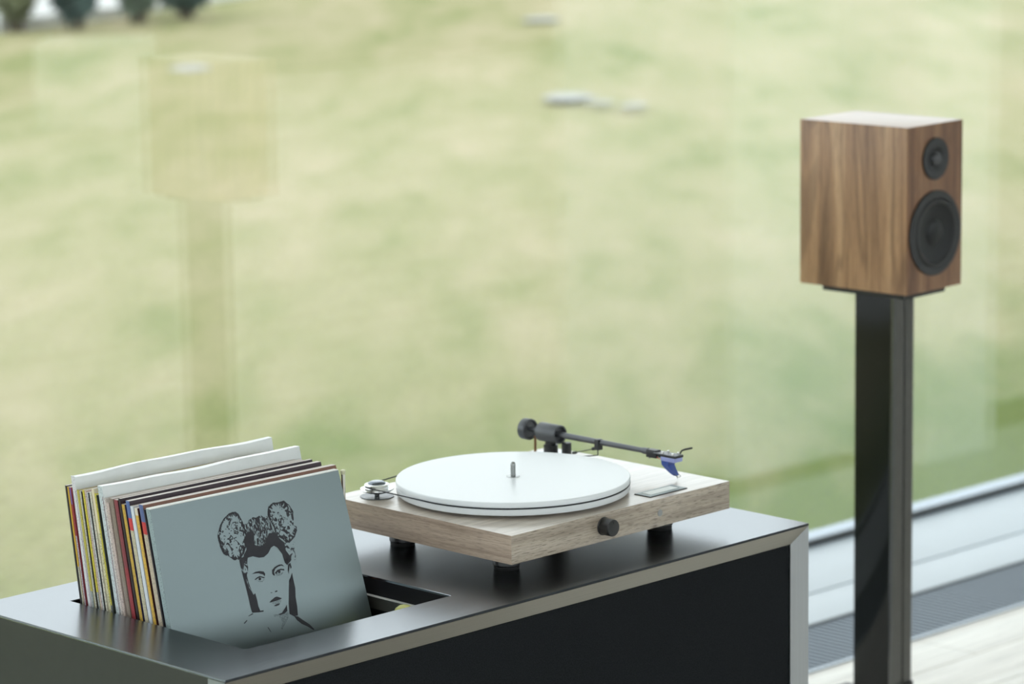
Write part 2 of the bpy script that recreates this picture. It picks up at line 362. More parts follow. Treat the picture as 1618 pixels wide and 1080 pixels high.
def cloth_mat():
    m, nt, b = new_mat('black_speaker_cloth'); L = nt.links
    tc = nt.nodes.new('ShaderNodeTexCoord'); n = nt.nodes.new('ShaderNodeTexNoise'); n.inputs['Scale'].default_value = 700; n.inputs['Detail'].default_value = 2
    L.new(tc.outputs['Object'], n.inputs['Vector'])
    r = nt.nodes.new('ShaderNodeValToRGB'); r.color_ramp.elements[0].color = (0.009, 0.0105, 0.012, 1); r.color_ramp.elements[1].color = (0.018, 0.020, 0.022, 1)
    r.color_ramp.elements[0].position = 0.35; r.color_ramp.elements[1].position = 0.7
    L.new(n.outputs['Fac'], r.inputs['Fac']); L.new(r.outputs['Color'], b.inputs['Base Color'])
    b.inputs['Roughness'].default_value = 0.95; b.inputs['Specular IOR Level'].default_value = 0.1
    bp = nt.nodes.new('ShaderNodeBump'); bp.inputs['Strength'].default_value = 0.3; bp.inputs['Distance'].default_value = 0.0006
    L.new(n.outputs['Fac'], bp.inputs['Height']); L.new(bp.outputs['Normal'], b.inputs['Normal'])
    return m
M_cloth = cloth_mat()
cab = thing('media_cabinet', 'long low metal media cabinet with black cloth front and a record well', 'cabinet', (0, 0, ZC))
# top plate with the well cut out, edges eased
bm = bmesh.new()
xs = [-CL, WX0, WX1, 0.0]; ys = [0.0, WY0, WY1, CD]; TT = 0.0028
g = {}
for zi, z in enumerate((0.0, -TT)):
    for i, x in enumerate(xs):
        for j, yy in enumerate(ys): g[(i, j, zi)] = bm.verts.new((x, yy, z))
for i in range(3):
    for j in range(3):
        if (i, j) == (1, 1): continue
        bm.faces.new([g[(i, j, 0)], g[(i+1, j, 0)], g[(i+1, j+1, 0)], g[(i, j+1, 0)]])
        bm.faces.new([g[(i, j, 1)], g[(i, j+1, 1)], g[(i+1, j+1, 1)], g[(i+1, j, 1)]])
def wall(a, b): bm.faces.new([g[a+(0,)], g[a+(1,)], g[b+(1,)], g[b+(0,)]])
for i in range(3): wall((i, 0), (i+1, 0)); wall((i, 3), (i+1, 3)); wall((0, i), (0, i+1)); wall((3, i), (3, i+1))
wall((1, 1), (2, 1)); wall((1, 2), (2, 2)); wall((1, 1), (1, 2)); wall((2, 1), (2, 2))
bmesh.ops.recalc_face_normals(bm, faces=bm.faces[:])
es = [e for e in bm.edges if len(e.link_faces) == 2 and e.calc_face_angle() > 0.5 and all(v.co.z > -0.001 for v in e.verts) and not all(v.co.y < 0.001 for v in e.verts)]
outer = [e for e in es if all(v.co.x < -CL+0.001 or v.co.x > -0.001 or v.co.y > CD-0.001 for v in e.verts)]
inner = [e for e in es if e not in outer]
bmesh.ops.bevel(bm, geom=inner, offset=0.0005, segments=1, affect='EDGES')
es = [e for e in bm.edges if len(e.link_faces) == 2 and e.calc_face_angle() > 0.9 and all(v.co.z > -0.0001 for v in e.verts) and (all(v.co.x < -CL+0.001 for v in e.verts) or all(v.co.y > CD-0.001 for v in e.verts))]
bmesh.ops.bevel(bm, geom=es, offset=0.0013, segments=2, affect='EDGES')
tp = from_bm('top_panel', bm, [M_top, M_dark_edge], cab)
for p in tp.data.polygons:
    if p.normal.y < -0.9 and p.center.y < 0.001: p.material_index = 1
CB = -0.54                                     # underside of the body
box('front_edge_dark', (-CL+0.0015, -0.0015, 0.0008, 0.012, -TT-0.0006, -TT), M_dark_edge, cab)
# bevelled picture-frame profile around the cloth front
Z1 = -TT-0.0006; FW = 0.0235; IN = 0.012
def profile(name, outer_a, outer_b, inner_a, inner_b, mat):
    bm = bmesh.new(); v = [bm.verts.new(p) for p in (outer_a, outer_b, inner_b, inner_a)]
    back = [bm.verts.new((p[0], 0.03, p[2])) for p in (outer_a, outer_b, inner_b, inner_a)]
    bm.faces.new(v); bm.faces.new(back[::-1])
    for k in range(4): bm.faces.new((v[k], v[(k+1) % 4], back[(k+1) % 4], back[k]))
    return from_bm(name, bm, mat, cab)
A_, B_ = -CL, 0.0
profile('top_rail', (A_, 0.0, Z1), (B_, 0.0, Z1), (A_+FW, IN, Z1-FW), (B_-FW, IN, Z1-FW), M_rail)
profile('bottom_rail', (A_, 0.0, CB), (B_, 0.0, CB), (A_+FW, IN, CB+FW), (B_-FW, IN, CB+FW), M_rail)
profile('stile', (B_, 0.0, Z1), (B_, 0.0, CB), (B_-FW, IN, Z1-FW), (B_-FW, IN, CB+FW), M_stile)
profile('stile', (A_, 0.0, Z1), (A_, 0.0, CB), (A_+FW, IN, Z1-FW), (A_+FW, IN, CB+FW), M_stile)
# cloth panel with rounded corners, set just behind the profile
bm = bmesh.new(); px0, px1, pz0, pz1, pr_ = A_+FW+0.001, B_-FW-0.001, CB+FW+0.001, Z1-FW-0.0015, 0.004
ring = []
for cx, cz, a0 in ((px1-pr_, pz1-pr_, 0), (px0+pr_, pz1-pr_, 90), (px0+pr_, pz0+pr_, 180), (px1-pr_, pz0+pr_, 270)):
    for k in range(5):
        a = math.radians(a0+k*22.5); ring.append((cx+pr_*math.cos(a), cz+pr_*math.sin(a)))
f0 = [bm.verts.new((x, 0.0145, z)) for x, z in ring]; f1 = [bm.verts.new((x, 0.028, z)) for x, z in ring]; n = len(ring)
bm.faces.new(f0); bm.faces.new(f1[::-1])
for k in range(n): bm.faces.new((f0[k], f0[(k+1) % n], f1[(k+1) % n], f1[k]))
from_bm('cloth_panel', bm, M_cloth, cab)
box('side_panel', (-CL, -CL+0.018, 0.03, CD, CB, -TT), M_side, cab)
box('side_panel', (-0.018, 0.0, 0.03, CD, CB, -TT), M_stile, cab)
box('back_panel', (-CL+0.018, -0.018, CD-0.016, CD, CB, -TT), M_side, cab)
box('base_panel', (-CL+0.018, -0.018, 0.03, CD-0.016, CB, CB+0.018), M_side, cab)
box('inner_shelf', (-CL+0.018, WX0-0.006, 0.03, CD-0.016, -0.030, -TT), M_black, cab)
box('inner_shelf', (WX1+0.006, -0.018, 0.03, CD-0.016, -0.030, -TT), M_black, cab)
well = box('well_floor', (WX0-0.006, WX1+0.006, WY0-0.006, WY1+0.006, WB-0.012, WB), M_black, cab)
for nm, b in (('well_wall', (WX0-0.006, WX0, WY0-0.006, WY1+0.006, WB, -TT)), ('well_wall', (WX1, WX1+0.006, WY0-0.006, WY1+0.006, WB, -TT)),
              ('well_wall', (WX0, WX1, WY0-0.006, WY0, WB, -TT)), ('well_wall', (WX0, WX1, WY1, WY1+0.006, WB, -TT))):
    box(nm, b, M_black, cab)
rl = box('well_rail', (WX1-0.005, WX1, WY0+0.002, WY1-0.002, -0.040, -0.0245), plain('grey_well_rail', (0.10, 0.10, 0.09, 1), 0.4, metal=0.5), cab)
box('rail_glint', (WX1-0.0056, WX1-0.0002, WY0+0.002, WY1-0.002, -0.0245, -0.0238), plain('rail_glint_white', (0.85, 0.85, 0.84, 1), 0.4), rl)  # white strip: the glint on the rail's ledge as colour
box('plinth_base', (-CL+0.05, -0.05, 0.05, CD-0.04, -ZC, CB), M_black, cab)

# ------------------------------------------------------------------ record sleeves in the well
def paper(name, c, rough=0.45, speck=0.0, ink=(0.05, 0.05, 0.06, 1), metal=0.0):
    """printed card; speck > 0 adds fine rows of dark type along the spine"""
    m, nt, b = new_mat(name); L = nt.links
    tc = nt.nodes.new('ShaderNodeTexCoord'); mp = nt.nodes.new('ShaderNodeMapping'); mp.inputs['Scale'].default_value = (300, 1100, 650)
    n = nt.nodes.new('ShaderNodeTexNoise'); n.inputs['Scale'].default_value = 1; n.inputs['Detail'].default_value = 3
    L.new(tc.outputs['Object'], mp.inputs['Vector']); L.new(mp.outputs['Vector'], n.inputs['Vector'])
    r = nt.nodes.new('ShaderNodeValToRGB'); e = r.color_ramp.elements
    if speck:
        e[0].position = 0.36+0.16*speck; e[0].color = tuple(0.5*a+0.5*i for a, i in zip(c[:3], ink[:3]))+(1,); e[1].position = e[0].position+0.08; e[1].color = c
    else:
        e[0].position = 0.3; e[0].color = tuple(x*0.94 for x in c[:3])+(1,); e[1].position = 0.7; e[1].color = c
    L.new(n.outputs['Fac'], r.inputs['Fac']); L.new(r.outputs['Color'], b.inputs['Base Color'])
    b.inputs['Roughness'].default_value = rough; b.inputs['Metallic'].default_value = metal
    return m
PC = {}
def card(rgb, speck=0.0, rough=0.45):
    k = (rgb, speck, rough)
    if k not in PC: PC[k] = paper('card_%02x%02x%02x' % rgb + ('_type' if speck else ''), srgb(*rgb), rough, speck)
    return PC[k]
def corners(yt, zt, tl, tr, xl, w, yaw):
    A = Vector((xl, yt, zt)); B = A+w*Vector((math.cos(yaw), math.sin(yaw), 0)); h = zt-WB
    return A, B, A-Vector((0, math.tan(tl)*h, h)), B-Vector((0, math.tan(tr)*h, h))
def patch(c, u, v): return (1-v)*((1-u)*c[0]+u*c[1])+v*((1-u)*c[2]+u*c[3])
M_poly = plain('milky_plastic_sleeve', srgb(222, 226, 226), 0.25, vscale=25, var=0.05, coat=0.4)
M_paper = paper('inner_paper_edge', srgb(214, 204, 200), 0.6)
def sleeve(label, t, th, face, spine, dz=0.0, w=0.305, yaw=-0.0237, dx=0.0, rough=None, bulge=0.0, fine=False):
    """t: 0 at the back of the row, 1 at the front face; th: thickness; spine: [(v0, v1, colour, speck)]"""
    yt = 0.4305+(0.2723-0.4305)*t; zt = 0.1437+(0.1358-0.1437)*t+dz
    c = corners(yt, zt, 0.149+0.072*t, 0.165+0.143*t, -0.917+0.007*t+dx, w, yaw)
    off = Vector((0, th, 0)); N_ = 16 if (fine or face is M_poly) else 6
    wv = (lambda u, v: Vector((0, 0.0004*math.sin(9*u+40*t)*(1-v), (0.0013*math.sin(7*u+1+30*t)+0.0007*math.sin(17*u+3))*(1-v)**6))) if face is M_poly else (lambda u, v: Vector())
    bm = bmesh.new(); F = [[bm.verts.new(patch(c, i/N_, j/N_)+wv(i/N_, j/N_)) for i in range(N_+1)] for j in range(N_+1)]
    K = [[bm.verts.new(patch(c, i/N_, j/N_)+off+wv(i/N_, j/N_)*0.6) for i in range(N_+1)] for j in range(N_+1)]
    for j in range(N_):
        for i in range(N_):
            bm.faces.new((F[j][i], F[j][i+1], F[j+1][i+1], F[j+1][i])); bm.faces.new((K[j][i], K[j+1][i], K[j+1][i+1], K[j][i+1]))
    for i in range(N_):
        bm.faces.new((F[0][i], K[0][i], K[0][i+1], F[0][i+1])); bm.faces.new((F[N_][i], F[N_][i+1], K[N_][i+1], K[N_][i]))
        bm.faces.new((F[i][0], F[i+1][0], K[i+1][0], K[i][0])); bm.faces.new((F[i][N_], K[i][N_], K[i+1][N_], F[i+1][N_]))
    bmesh.ops.recalc_face_normals(bm, faces=bm.faces[:])
    ob = from_bm('record_sleeve', bm, [face, M_paper], None, smooth=True, sharp=40); ob.location = (0, 0, ZC)
    if face is not M_poly:
        for p in ob.data.polygons:
            if p.normal.z > 0.9: p.material_index = 1
    tag(ob, label, 'record', 'record sleeves in the cabinet well')
    for (v0, v1, rgb, sp) in spine:
        bm = bmesh.new(); rows = []
        n = max(1, int((v1-v0)*12))
        for k in range(n+1):
            v = v0+(v1-v0)*k/n; p = patch(c, 0, v)
            rows.append([bm.verts.new(p+Vector((x_, y_, 0))) for x_, y_ in ((0.0002, 0.0), (-0.0004, 0.0002), (-0.0009, th*0.5), (-0.0004, th-0.0002), (0.0002, th))])
        for a, b in zip(rows, rows[1:]):
            for k in range(4): bm.faces.new((a[k], a[k+1], b[k+1], b[k]))
            bm.faces.new((a[4], a[0], b[0], b[4]))
        bm.faces.new(rows[0]); bm.faces.new(rows[-1][::-1])
        from_bm('spine', bm, card(rgb, sp), ob)
    return ob, c
PXY = 135.8
def T(px): return (px-101)/PXY                 # sleeve pitch along the row, in steps of about 1.2 mm
rows_ = [
 # front edge position, thickness(steps), face colour, spine bands, height offset, width, label
 (104.2, 3.2, (38, 34, 34), [(0, 1, (36, 32, 34), 0)], .000, .300, 'thin black record sleeve at the very back of the row'),
 (107.2, 2.6, (205, 170, 60), [(0, .33, (214, 172, 58), 0), (.33, 1, (205, 203, 180), .55)], -.001, .301, 'thin record sleeve with orange-yellow upper spine next to the black rear sleeve'),
 (110.4, 2.8, (150, 60, 70), [(0, .07, (120, 90, 150), 0), (.07, .2, (160, 52, 56), .3), (.2, 1, (196, 180, 188), .7)], -.001, .301, 'record sleeve with red and violet spine behind the taller plastic-wrapped one'),
 (117.5, 6.6, None, [(0, 1, (214, 214, 216), .12)], .015, .316, 'tall milky plastic-wrapped record, the rearmost of the two'),
 (119.6, 1.6, (120, 60, 90), [(0, 1, (120, 66, 96), .2)], -.003, .302, 'very thin plum record sleeve against the rear plastic-wrapped record'),
 (123.6, 3.5, (190, 178, 90), [(0, .42, (196, 184, 82), .25), (.42, 1, (168, 176, 176), .7)], -.001, .303, 'record sleeve with olive-yellow spine turning grey low down'),
 (127.2, 3.0, (200, 195, 180), [(0, 1, (206, 202, 184), .45)], -.0015, .303, 'cream record sleeve between two yellow-topped spines'),
 (128.8, 1.4, (30, 28, 28), [(0, 1, (30, 28, 30), 0)], -.002, .302, 'very thin black record sleeve left of a bright yellow spine'),
 (132.4, 3.3, (205, 190, 80), [(0, .42, (212, 198, 66), .25), (.42, 1, (176, 182, 178), .75)], .0005, .303, 'record sleeve with bright yellow upper spine and grey printed lower spine'),
 (135.4, 2.6, (205, 180, 172), [(0, 1, (210, 190, 180), .4)], .0005, .303, 'thin pinkish record sleeve right of the bright yellow spine'),
 (138.6, 2.8, (210, 212, 212), [(0, 1, (214, 216, 216), .5)], -.001, .303, 'thin white record sleeve with grey type in the rear half'),
 (140.0, 1.2, (34, 34, 36), [(0, 1, (40, 42, 40), 0)], -.001, .302, 'very thin charcoal record sleeve behind a cream pair'),
 (143.6, 3.2, (220, 214, 196), [(0, 1, (218, 214, 196), .5)], .001, .304, 'narrow cream record sleeve just behind the beige one with yellow edge'),
 (148.2, 4.2, (216, 204, 176), [(0, .18, (224, 212, 182), 0), (.18, 1, (214, 208, 170), .5)], .006, .306, 'tall beige record sleeve standing proud of its neighbours'),
 (151.6, 3.0, (206, 196, 90), [(0, .46, (204, 192, 62), .2), (.46, 1, (120, 124, 120), .6)], .001, .304, 'record sleeve with long yellow spine beside the tall beige one'),
 (153.2, 1.4, (46, 52, 44), [(0, 1, (48, 54, 46), 0)], -.001, .302, 'very thin dark green record sleeve beside the long yellow spine'),
 (161.6, 8.0, None, [(0, 1, (196, 206, 208), .2)], .011, .316, 'wide milky plastic-wrapped record, the nearer of the two'),
 (163.2, 1.4, (110, 24, 34), [(0, 1, (120, 26, 38), 0)], -.001, .303, 'very thin dark red record sleeve in front of the nearer plastic-wrapped one'),
 (167.0, 3.4, (214, 206, 200), [(0, 1, (216, 204, 198), .4)], -.002, .303, 'off-white record sleeve with fine type right of the thin dark red one'),
 (171.4, 4.0, (196, 178, 170), [(0, 1, (204, 186, 178), .3)], -.006, .303, 'low pale pink record sleeve, sunk below its neighbours'),
 (178.4, 6.4, (150, 132, 116), [(0, 1, (140, 126, 114), .1)], .000, .304, 'thick taupe record sleeve left of the red one'),
 (185.8, 6.6, (60, 30, 40), [(0, .28, (136, 54, 62), .35), (.28, 1, (150, 48, 54), .15)], .000, .306, 'thick dark red record sleeve with white lettering on its spine'),
 (190.6, 4.2, (44, 26, 36), [(0, 1, (36, 22, 28), 0)], .003, .306, 'black record sleeve between the dark red and the gold one'),
 (196.8, 5.2, (60, 56, 96), [(0, 1, (200, 164, 66), .12)], -.003, .306, 'record sleeve with gold spine right of the black one'),
 (204.2, 6.2, (52, 32, 44), [(0, .07, (84, 108, 160), 0), (.07, .12, (204, 58, 62), 0), (.12, 1, (196, 188, 160), .1)], .003, .306, 'beige record sleeve with blue and red spine tip, the rear of two'),
 (210.6, 5.6, (216, 220, 230), [(0, 1, (212, 218, 226), 0)], -.002, .306, 'plain white record sleeve between beige and gold spines'),
 (216.8, 5.2, (70, 34, 40), [(0, .03, (220, 210, 190), 0), (.03, 1, (212, 172, 72), .1)], -.003, .306, 'record sleeve with golden yellow spine, the nearer of two'),
 (225.6, 7.2, (126, 84, 66), [(0, .07, (88, 104, 150), 0), (.07, .12, (196, 58, 60), 0), (.12, 1, (194, 180, 158), .1)], .003, .308, 'beige record sleeve with blue and red spine tip, the nearer of two'),
 (228.2, 2.2, (44, 40, 48), [(0, 1, (48, 42, 46), .2)], -.002, .303, 'thin dark record sleeve directly behind the silver portrait cover'),
]
for px, ths, face, spine, dz, w, lab in rows_:
    fm = M_poly if face is None else card(face, 0.0, 0.4)
    sleeve(lab, T(px), ths*0.158/PXY*0.93, fm, spine, dz, w, bulge=0.0)
# front sleeve: silver cover with the printed portrait
def silver(name, c, rough):
    m, nt, b = new_mat(name); b.inputs['Base Color'].default_value = c; b.inputs['Metallic'].default_value = 0.85; b.inputs['Roughness'].default_value = rough
    n = nt.nodes.new('ShaderNodeTexNoise'); n.inputs['Scale'].default_value = 1500; tc = nt.nodes.new('ShaderNodeTexCoord'); nt.links.new(tc.outputs['Object'], n.inputs['Vector'])
    mr = nt.nodes.new('ShaderNodeMapRange'); mr.inputs['To Min'].default_value = rough-0.01; mr.inputs['To Max'].default_value = rough+0.01
    nt.links.new(n.outputs['Fac'], mr.inputs['Value']); nt.links.new(mr.outputs['Result'], b.inputs['Roughness'])
    return m
SILVER = (0.185, 0.225, 0.232, 1); SIL_R = 0.33
M_silver = silver('silver_cover_card', SILVER, SIL_R)
front, fc = sleeve('silver record sleeve with a printed portrait, front of the row', 1.0, 0.0085, M_silver, [], 0.0, 0.300, fine=True)
def strip_spine(c, th):
    bm = bmesh.new(); rows = []
    for k in range(13):
        p = patch(c, 0, k/12); rows.append([bm.verts.new(p+Vector((x_, y_, 0))) for x_, y_ in ((0.0002, 0.0), (-0.0006, 0.0008), (-0.001, th*0.5), (-0.0006, th-0.0008), (0.0002, th))])
    for a, b in zip(rows, rows[1:]):
        for k in range(4): bm.faces.new((a[k], a[k+1], b[k+1], b[k]))
        bm.faces.new((a[4], a[0], b[0], b[4]))
    bm.faces.new(rows[0]); bm.faces.new(rows[-1][::-1])
    return from_bm('spine', bm, paper('pale_blue_grey_spine', srgb(150, 168, 170), 0.4, 0.15), front, smooth=True, sharp=60)
strip_spine(fc, 0.0085)
bm = bmesh.new()                                # white card edge along the top of the cover
for a, b in (((-0.0002), 0.0009),):
    r1 = [bm.verts.new(patch(fc, u/10, 0)+Vector((0, 0.0002, 0.0))) for u in range(11)]; r2b = [bm.verts.new(patch(fc, u/10, 0)+Vector((0, 0.0080, 0.0))) for u in range(11)]
    r3 = [bm.verts.new(v.co+Vector((0, 0, 0.0009))) for v in r1]; r4 = [bm.verts.new(v.co+Vector((0, 0, 0.0009))) for v in r2b]
    for k in range(10):
        for p, q_ in ((r1, r3), (r3, r4), (r4, r2b), (r2b, r1)): bm.faces.new((p[k], p[k+1], q_[k+1], q_[k]))
    bm.faces.new((r1[0], r3[0], r4[0], r2b[0])); bm.faces.new((r1[10], r2b[10], r4[10], r3[10]))
from_bm('card_edge', bm, card((236, 236, 232), 0.0, 0.5), front)
# the print: flat ink shapes lying on the cover
INK = (0.035, 0.035, 0.042, 1)
M_ink = plain('dark_print_ink', INK, 0.5, spec=0.25)
def mottled(name, scale, lo, hi, stretch=(1, 1, 1)):
    m, nt, b = new_mat(name); L = nt.links
    b.inputs['Base Color'].default_value = SILVER; b.inputs['Metallic'].default_value = 0.85; b.inputs['Roughness'].default_value = SIL_R
    tc = nt.nodes.new('ShaderNodeTexCoord'); mp = nt.nodes.new('ShaderNodeMapping'); mp.inputs['Scale'].default_value = stretch
    n = nt.nodes.new('ShaderNodeTexNoise'); n.inputs['Scale'].default_value = scale; n.inputs['Detail'].default_value = 3; n.inputs['Distortion'].default_value = 1.2
    L.new(tc.outputs['Object'], mp.inputs['Vector']); L.new(mp.outputs['Vector'], n.inputs['Vector'])
    r = nt.nodes.new('ShaderNodeMapRange'); r.inputs['From Min'].default_value = lo; r.inputs['From Max'].default_value = hi; L.new(n.outputs['Fac'], r.inputs['Value'])
    ink = nt.nodes.new('ShaderNodeBsdfPrincipled'); ink.inputs['Base Color'].default_value = INK; ink.inputs['Roughness'].default_value = 0.5; ink.inputs['Specular IOR Level'].default_value = 0.25
    mx = nt.nodes.new('ShaderNodeMixShader'); L.new(r.outputs['Result'], mx.inputs['Fac']); L.new(b.outputs[0], mx.inputs[1]); L.new(ink.outputs[0], mx.inputs[2])
    L.new(mx.outputs[0], nt.nodes['Material Output'].inputs['Surface'])
    return m
M_curl = mottled('curled_hair_print', 165, 0.53, 0.565)
M_knot = mottled('strand_hair_print', 190, 0.42, 0.50, (1.6, 1.6, 0.6))
M_half = mottled('halftone_print', 900, 0.40, 0.75)
PORTRAIT = {"mottled":[[[0.4051,0.0793],[0.4198,0.0795],[0.434,0.0935],[0.4439,0.1209],[0.4524,0.1458],[0.4534,0.181],[0.4441,0.2184],[0.4208,0.2534],[0.3998,0.2715],[0.3684,0.2691],[0.3441,0.2493],[0.3227,0.2378],[0.3145,0.2115],[0.3077,0.1793],[0.3111,0.1566],[0.3312,0.1212],[0.3563,0.0983],[0.3847,0.0821]],[[0.585,0.1095],[0.5963,0.0879],[0.618,0.0768],[0.6516,0.078],[0.6783,0.0774],[0.6996,0.0963],[0.7144,0.1253],[0.711,0.1513],[0.7007,0.182],[0.7154,0.1904],[0.7126,0.2076],[0.6975,0.2286],[0.662,0.2491],[0.6445,0.2446],[0.6336,0.2295],[0.608,0.2134],[0.6018,0.1947],[0.5998,0.1737],[0.5886,0.1454],[0.5823,0.1267]],[[0.448,0.1318],[0.4615,0.1372],[0.4773,0.125],[0.5045,0.1156],[0.52,0.1205],[0.5448,0.113],[0.5585,0.1254],[0.5768,0.1238],[0.5862,0.145],[0.5916,0.1812],[0.6019,0.2103],[0.6093,0.2273],[0.576,0.2412],[0.5418,0.2588],[0.5098,0.2688],[0.4713,0.266],[0.4395,0.2566],[0.4385,0.2253],[0.4534,0.1888],[0.4524,0.1536]],[[0.637,0.2448],[0.662,0.2491],[0.6959,0.2342],[0.6916,0.2571],[0.6787,0.2843],[0.6864,0.3151],[0.6717,0.3244],[0.6498,0.3088],[0.6344,0.2826]],[[0.4031,0.2659],[0.4372,0.2718],[0.4293,0.2958],[0.4298,0.318],[0.4163,0.3409],[0.4171,0.3695],[0.424,0.4056],[0.4187,0.3951],[0.4014,0.3699],[0.3959,0.3278],[0.3987,0.2841]]],"solid":[[[0.453,0.1751],[0.4824,0.1684],[0.4908,0.1933],[0.4823,0.227],[0.5123,0.2395],[0.541,0.2283],[0.5664,0.1945],[0.5982,0.194],[0.6193,0.2271],[0.637,0.2448],[0.6359,0.277],[0.6513,0.3032],[0.6546,0.3185],[0.6274,0.3373],[0.6177,0.3179],[0.6144,0.288],[0.5962,0.2584],[0.5803,0.2483],[0.5643,0.2529],[0.5443,0.2729],[0.5192,0.2846],[0.4939,0.2832],[0.4637,0.272],[0.4377,0.2734],[0.4304,0.2882],[0.42,0.2863],[0.4192,0.2599],[0.4412,0.2374]],[[0.4311,0.2707],[0.4181,0.2841],[0.4061,0.3131],[0.3941,0.311],[0.3929,0.2758],[0.418,0.2646]],[[0.3943,0.3181],[0.4023,0.3258],[0.4073,0.3615],[0.415,0.3945],[0.4233,0.4086],[0.4289,0.4254],[0.4398,0.4211],[0.4425,0.45],[0.4422,0.4753],[0.4471,0.4952],[0.4644,0.4961],[0.4619,0.5017],[0.4361,0.5001],[0.406,0.4959],[0.4033,0.4746],[0.4024,0.4301],[0.3991,0.379]],[[0.6435,0.3714],[0.6431,0.4],[0.6439,0.4352],[0.6362,0.4721],[0.6342,0.5099],[0.6285,0.5471],[0.6087,0.5473],[0.5884,0.5341],[0.5957,0.4903],[0.6213,0.3994],[0.6322,0.3886]],[[0.609,0.5461],[0.6273,0.5517],[0.6435,0.5657],[0.6776,0.5942],[0.6961,0.6187],[0.6888,0.6192],[0.6659,0.601],[0.6385,0.5846],[0.6196,0.5662]],[[0.3823,0.5055],[0.4055,0.498],[0.4104,0.5018],[0.3859,0.5068]],[[0.6166,0.303],[0.6465,0.3114],[0.6518,0.3219],[0.6278,0.3368],[0.6187,0.3257]],[[0.6332,0.3346],[0.6455,0.3304],[0.6476,0.3498],[0.641,0.3551],[0.6389,0.3404],[0.6258,0.3747],[0.626,0.3556]],[[0.4417,0.3416],[0.4608,0.3361],[0.4843,0.3368],[0.5028,0.3422],[0.5081,0.3524],[0.5037,0.3621],[0.4968,0.3532],[0.4746,0.3439],[0.4553,0.3421]],[[0.4486,0.3663],[0.465,0.359],[0.4795,0.3562],[0.4973,0.3641],[0.5038,0.3665],[0.4961,0.3687],[0.4802,0.3611],[0.4656,0.3642],[0.4547,0.3686]],[[0.4829,0.3692],[0.4817,0.3716],[0.4794,0.3733],[0.4765,0.3739],[0.4737,0.3734],[0.4714,0.3718],[0.4701,0.3695],[0.4701,0.3669],[0.4714,0.3645],[0.4736,0.3628],[0.4765,0.3622],[0.4794,0.3627],[0.4817,0.3642],[0.4829,0.3666]],[[0.5433,0.3576],[0.547,0.3433],[0.5627,0.3334],[0.586,0.3279],[0.6017,0.3294],[0.6118,0.3398],[0.5965,0.3339],[0.5801,0.3355],[0.5634,0.3415],[0.5541,0.3526],[0.5548,0.3686],[0.5467,0.3646]],[[0.5568,0.3578],[0.573,0.3473],[0.5894,0.3457],[0.6075,0.3498],[0.6075,0.3562],[0.5919,0.3516],[0.5754,0.3534],[0.563,0.363]],[[0.5871,0.3577],[0.5857,0.3602],[0.5833,0.362],[0.5802,0.3627],[0.5772,0.3622],[0.5747,0.3605],[0.5734,0.3581],[0.5734,0.3553],[0.5747,0.3528],[0.5772,0.351],[0.5802,0.3503],[0.5833,0.3508],[0.5857,0.3525],[0.5871,0.3549]],[[0.5522,0.431],[0.5518,0.4323],[0.5501,0.4335],[0.5475,0.4345],[0.5445,0.4349],[0.5416,0.4348],[0.5395,0.4341],[0.5385,0.433],[0.5389,0.4317],[0.5406,0.4305],[0.5432,0.4295],[0.5462,0.4291],[0.5491,0.4292],[0.5512,0.4299]],[[0.5254,0.4342],[0.5248,0.4346],[0.5232,0.4348],[0.521,0.4346],[0.5187,0.4342],[0.5166,0.4336],[0.5153,0.4329],[0.5149,0.4323],[0.5155,0.4318],[0.5171,0.4317],[0.5193,0.4318],[0.5216,0.4322],[0.5237,0.4329],[0.5251,0.4335]],[[0.4998,0.4705],[0.5118,0.4631],[0.533,0.4542],[0.5427,0.4534],[0.5527,0.4575],[0.5674,0.4652],[0.556,0.4679],[0.5409,0.4696],[0.5218,0.4706],[0.5097,0.4716]],[[0.5182,0.4878],[0.5344,0.4831],[0.5521,0.4831],[0.5454,0.4892],[0.5292,0.4913]],[[0.53,0.5254],[0.5519,0.5227],[0.574,0.5055],[0.5838,0.4951],[0.5811,0.5194],[0.5645,0.5276],[0.5422,0.5299]],[[0.466,0.5658],[0.4714,0.5693],[0.4807,0.5916],[0.4757,0.5866]],[[0.3544,0.5301],[0.3724,0.5195],[0.3746,0.5231],[0.3583,0.5333]]],"halftone":[[[0.5645,0.5276],[0.5819,0.5164],[0.5855,0.533],[0.5782,0.5507],[0.5552,0.5719],[0.5371,0.5893],[0.5315,0.5851],[0.5462,0.5608],[0.5336,0.5331],[0.5103,0.532],[0.5092,0.5207],[0.53,0.5254],[0.5421,0.5305]],[[0.4558,0.372],[0.4646,0.3716],[0.4709,0.3747],[0.4841,0.377],[0.4948,0.3738],[0.5005,0.3701],[0.496,0.3772],[0.4878,0.3827],[0.4696,0.3801]],[[0.5621,0.3619],[0.5697,0.3601],[0.5768,0.3635],[0.5886,0.3643],[0.6022,0.3578],[0.598,0.3666],[0.5822,0.3734],[0.5628,0.3716]],[[0.5116,0.472],[0.5408,0.4702],[0.5637,0.4686],[0.5583,0.4788],[0.5502,0.4827],[0.5344,0.4831],[0.5189,0.4822]]]}
from mathutils.geometry import tessellate_polygon
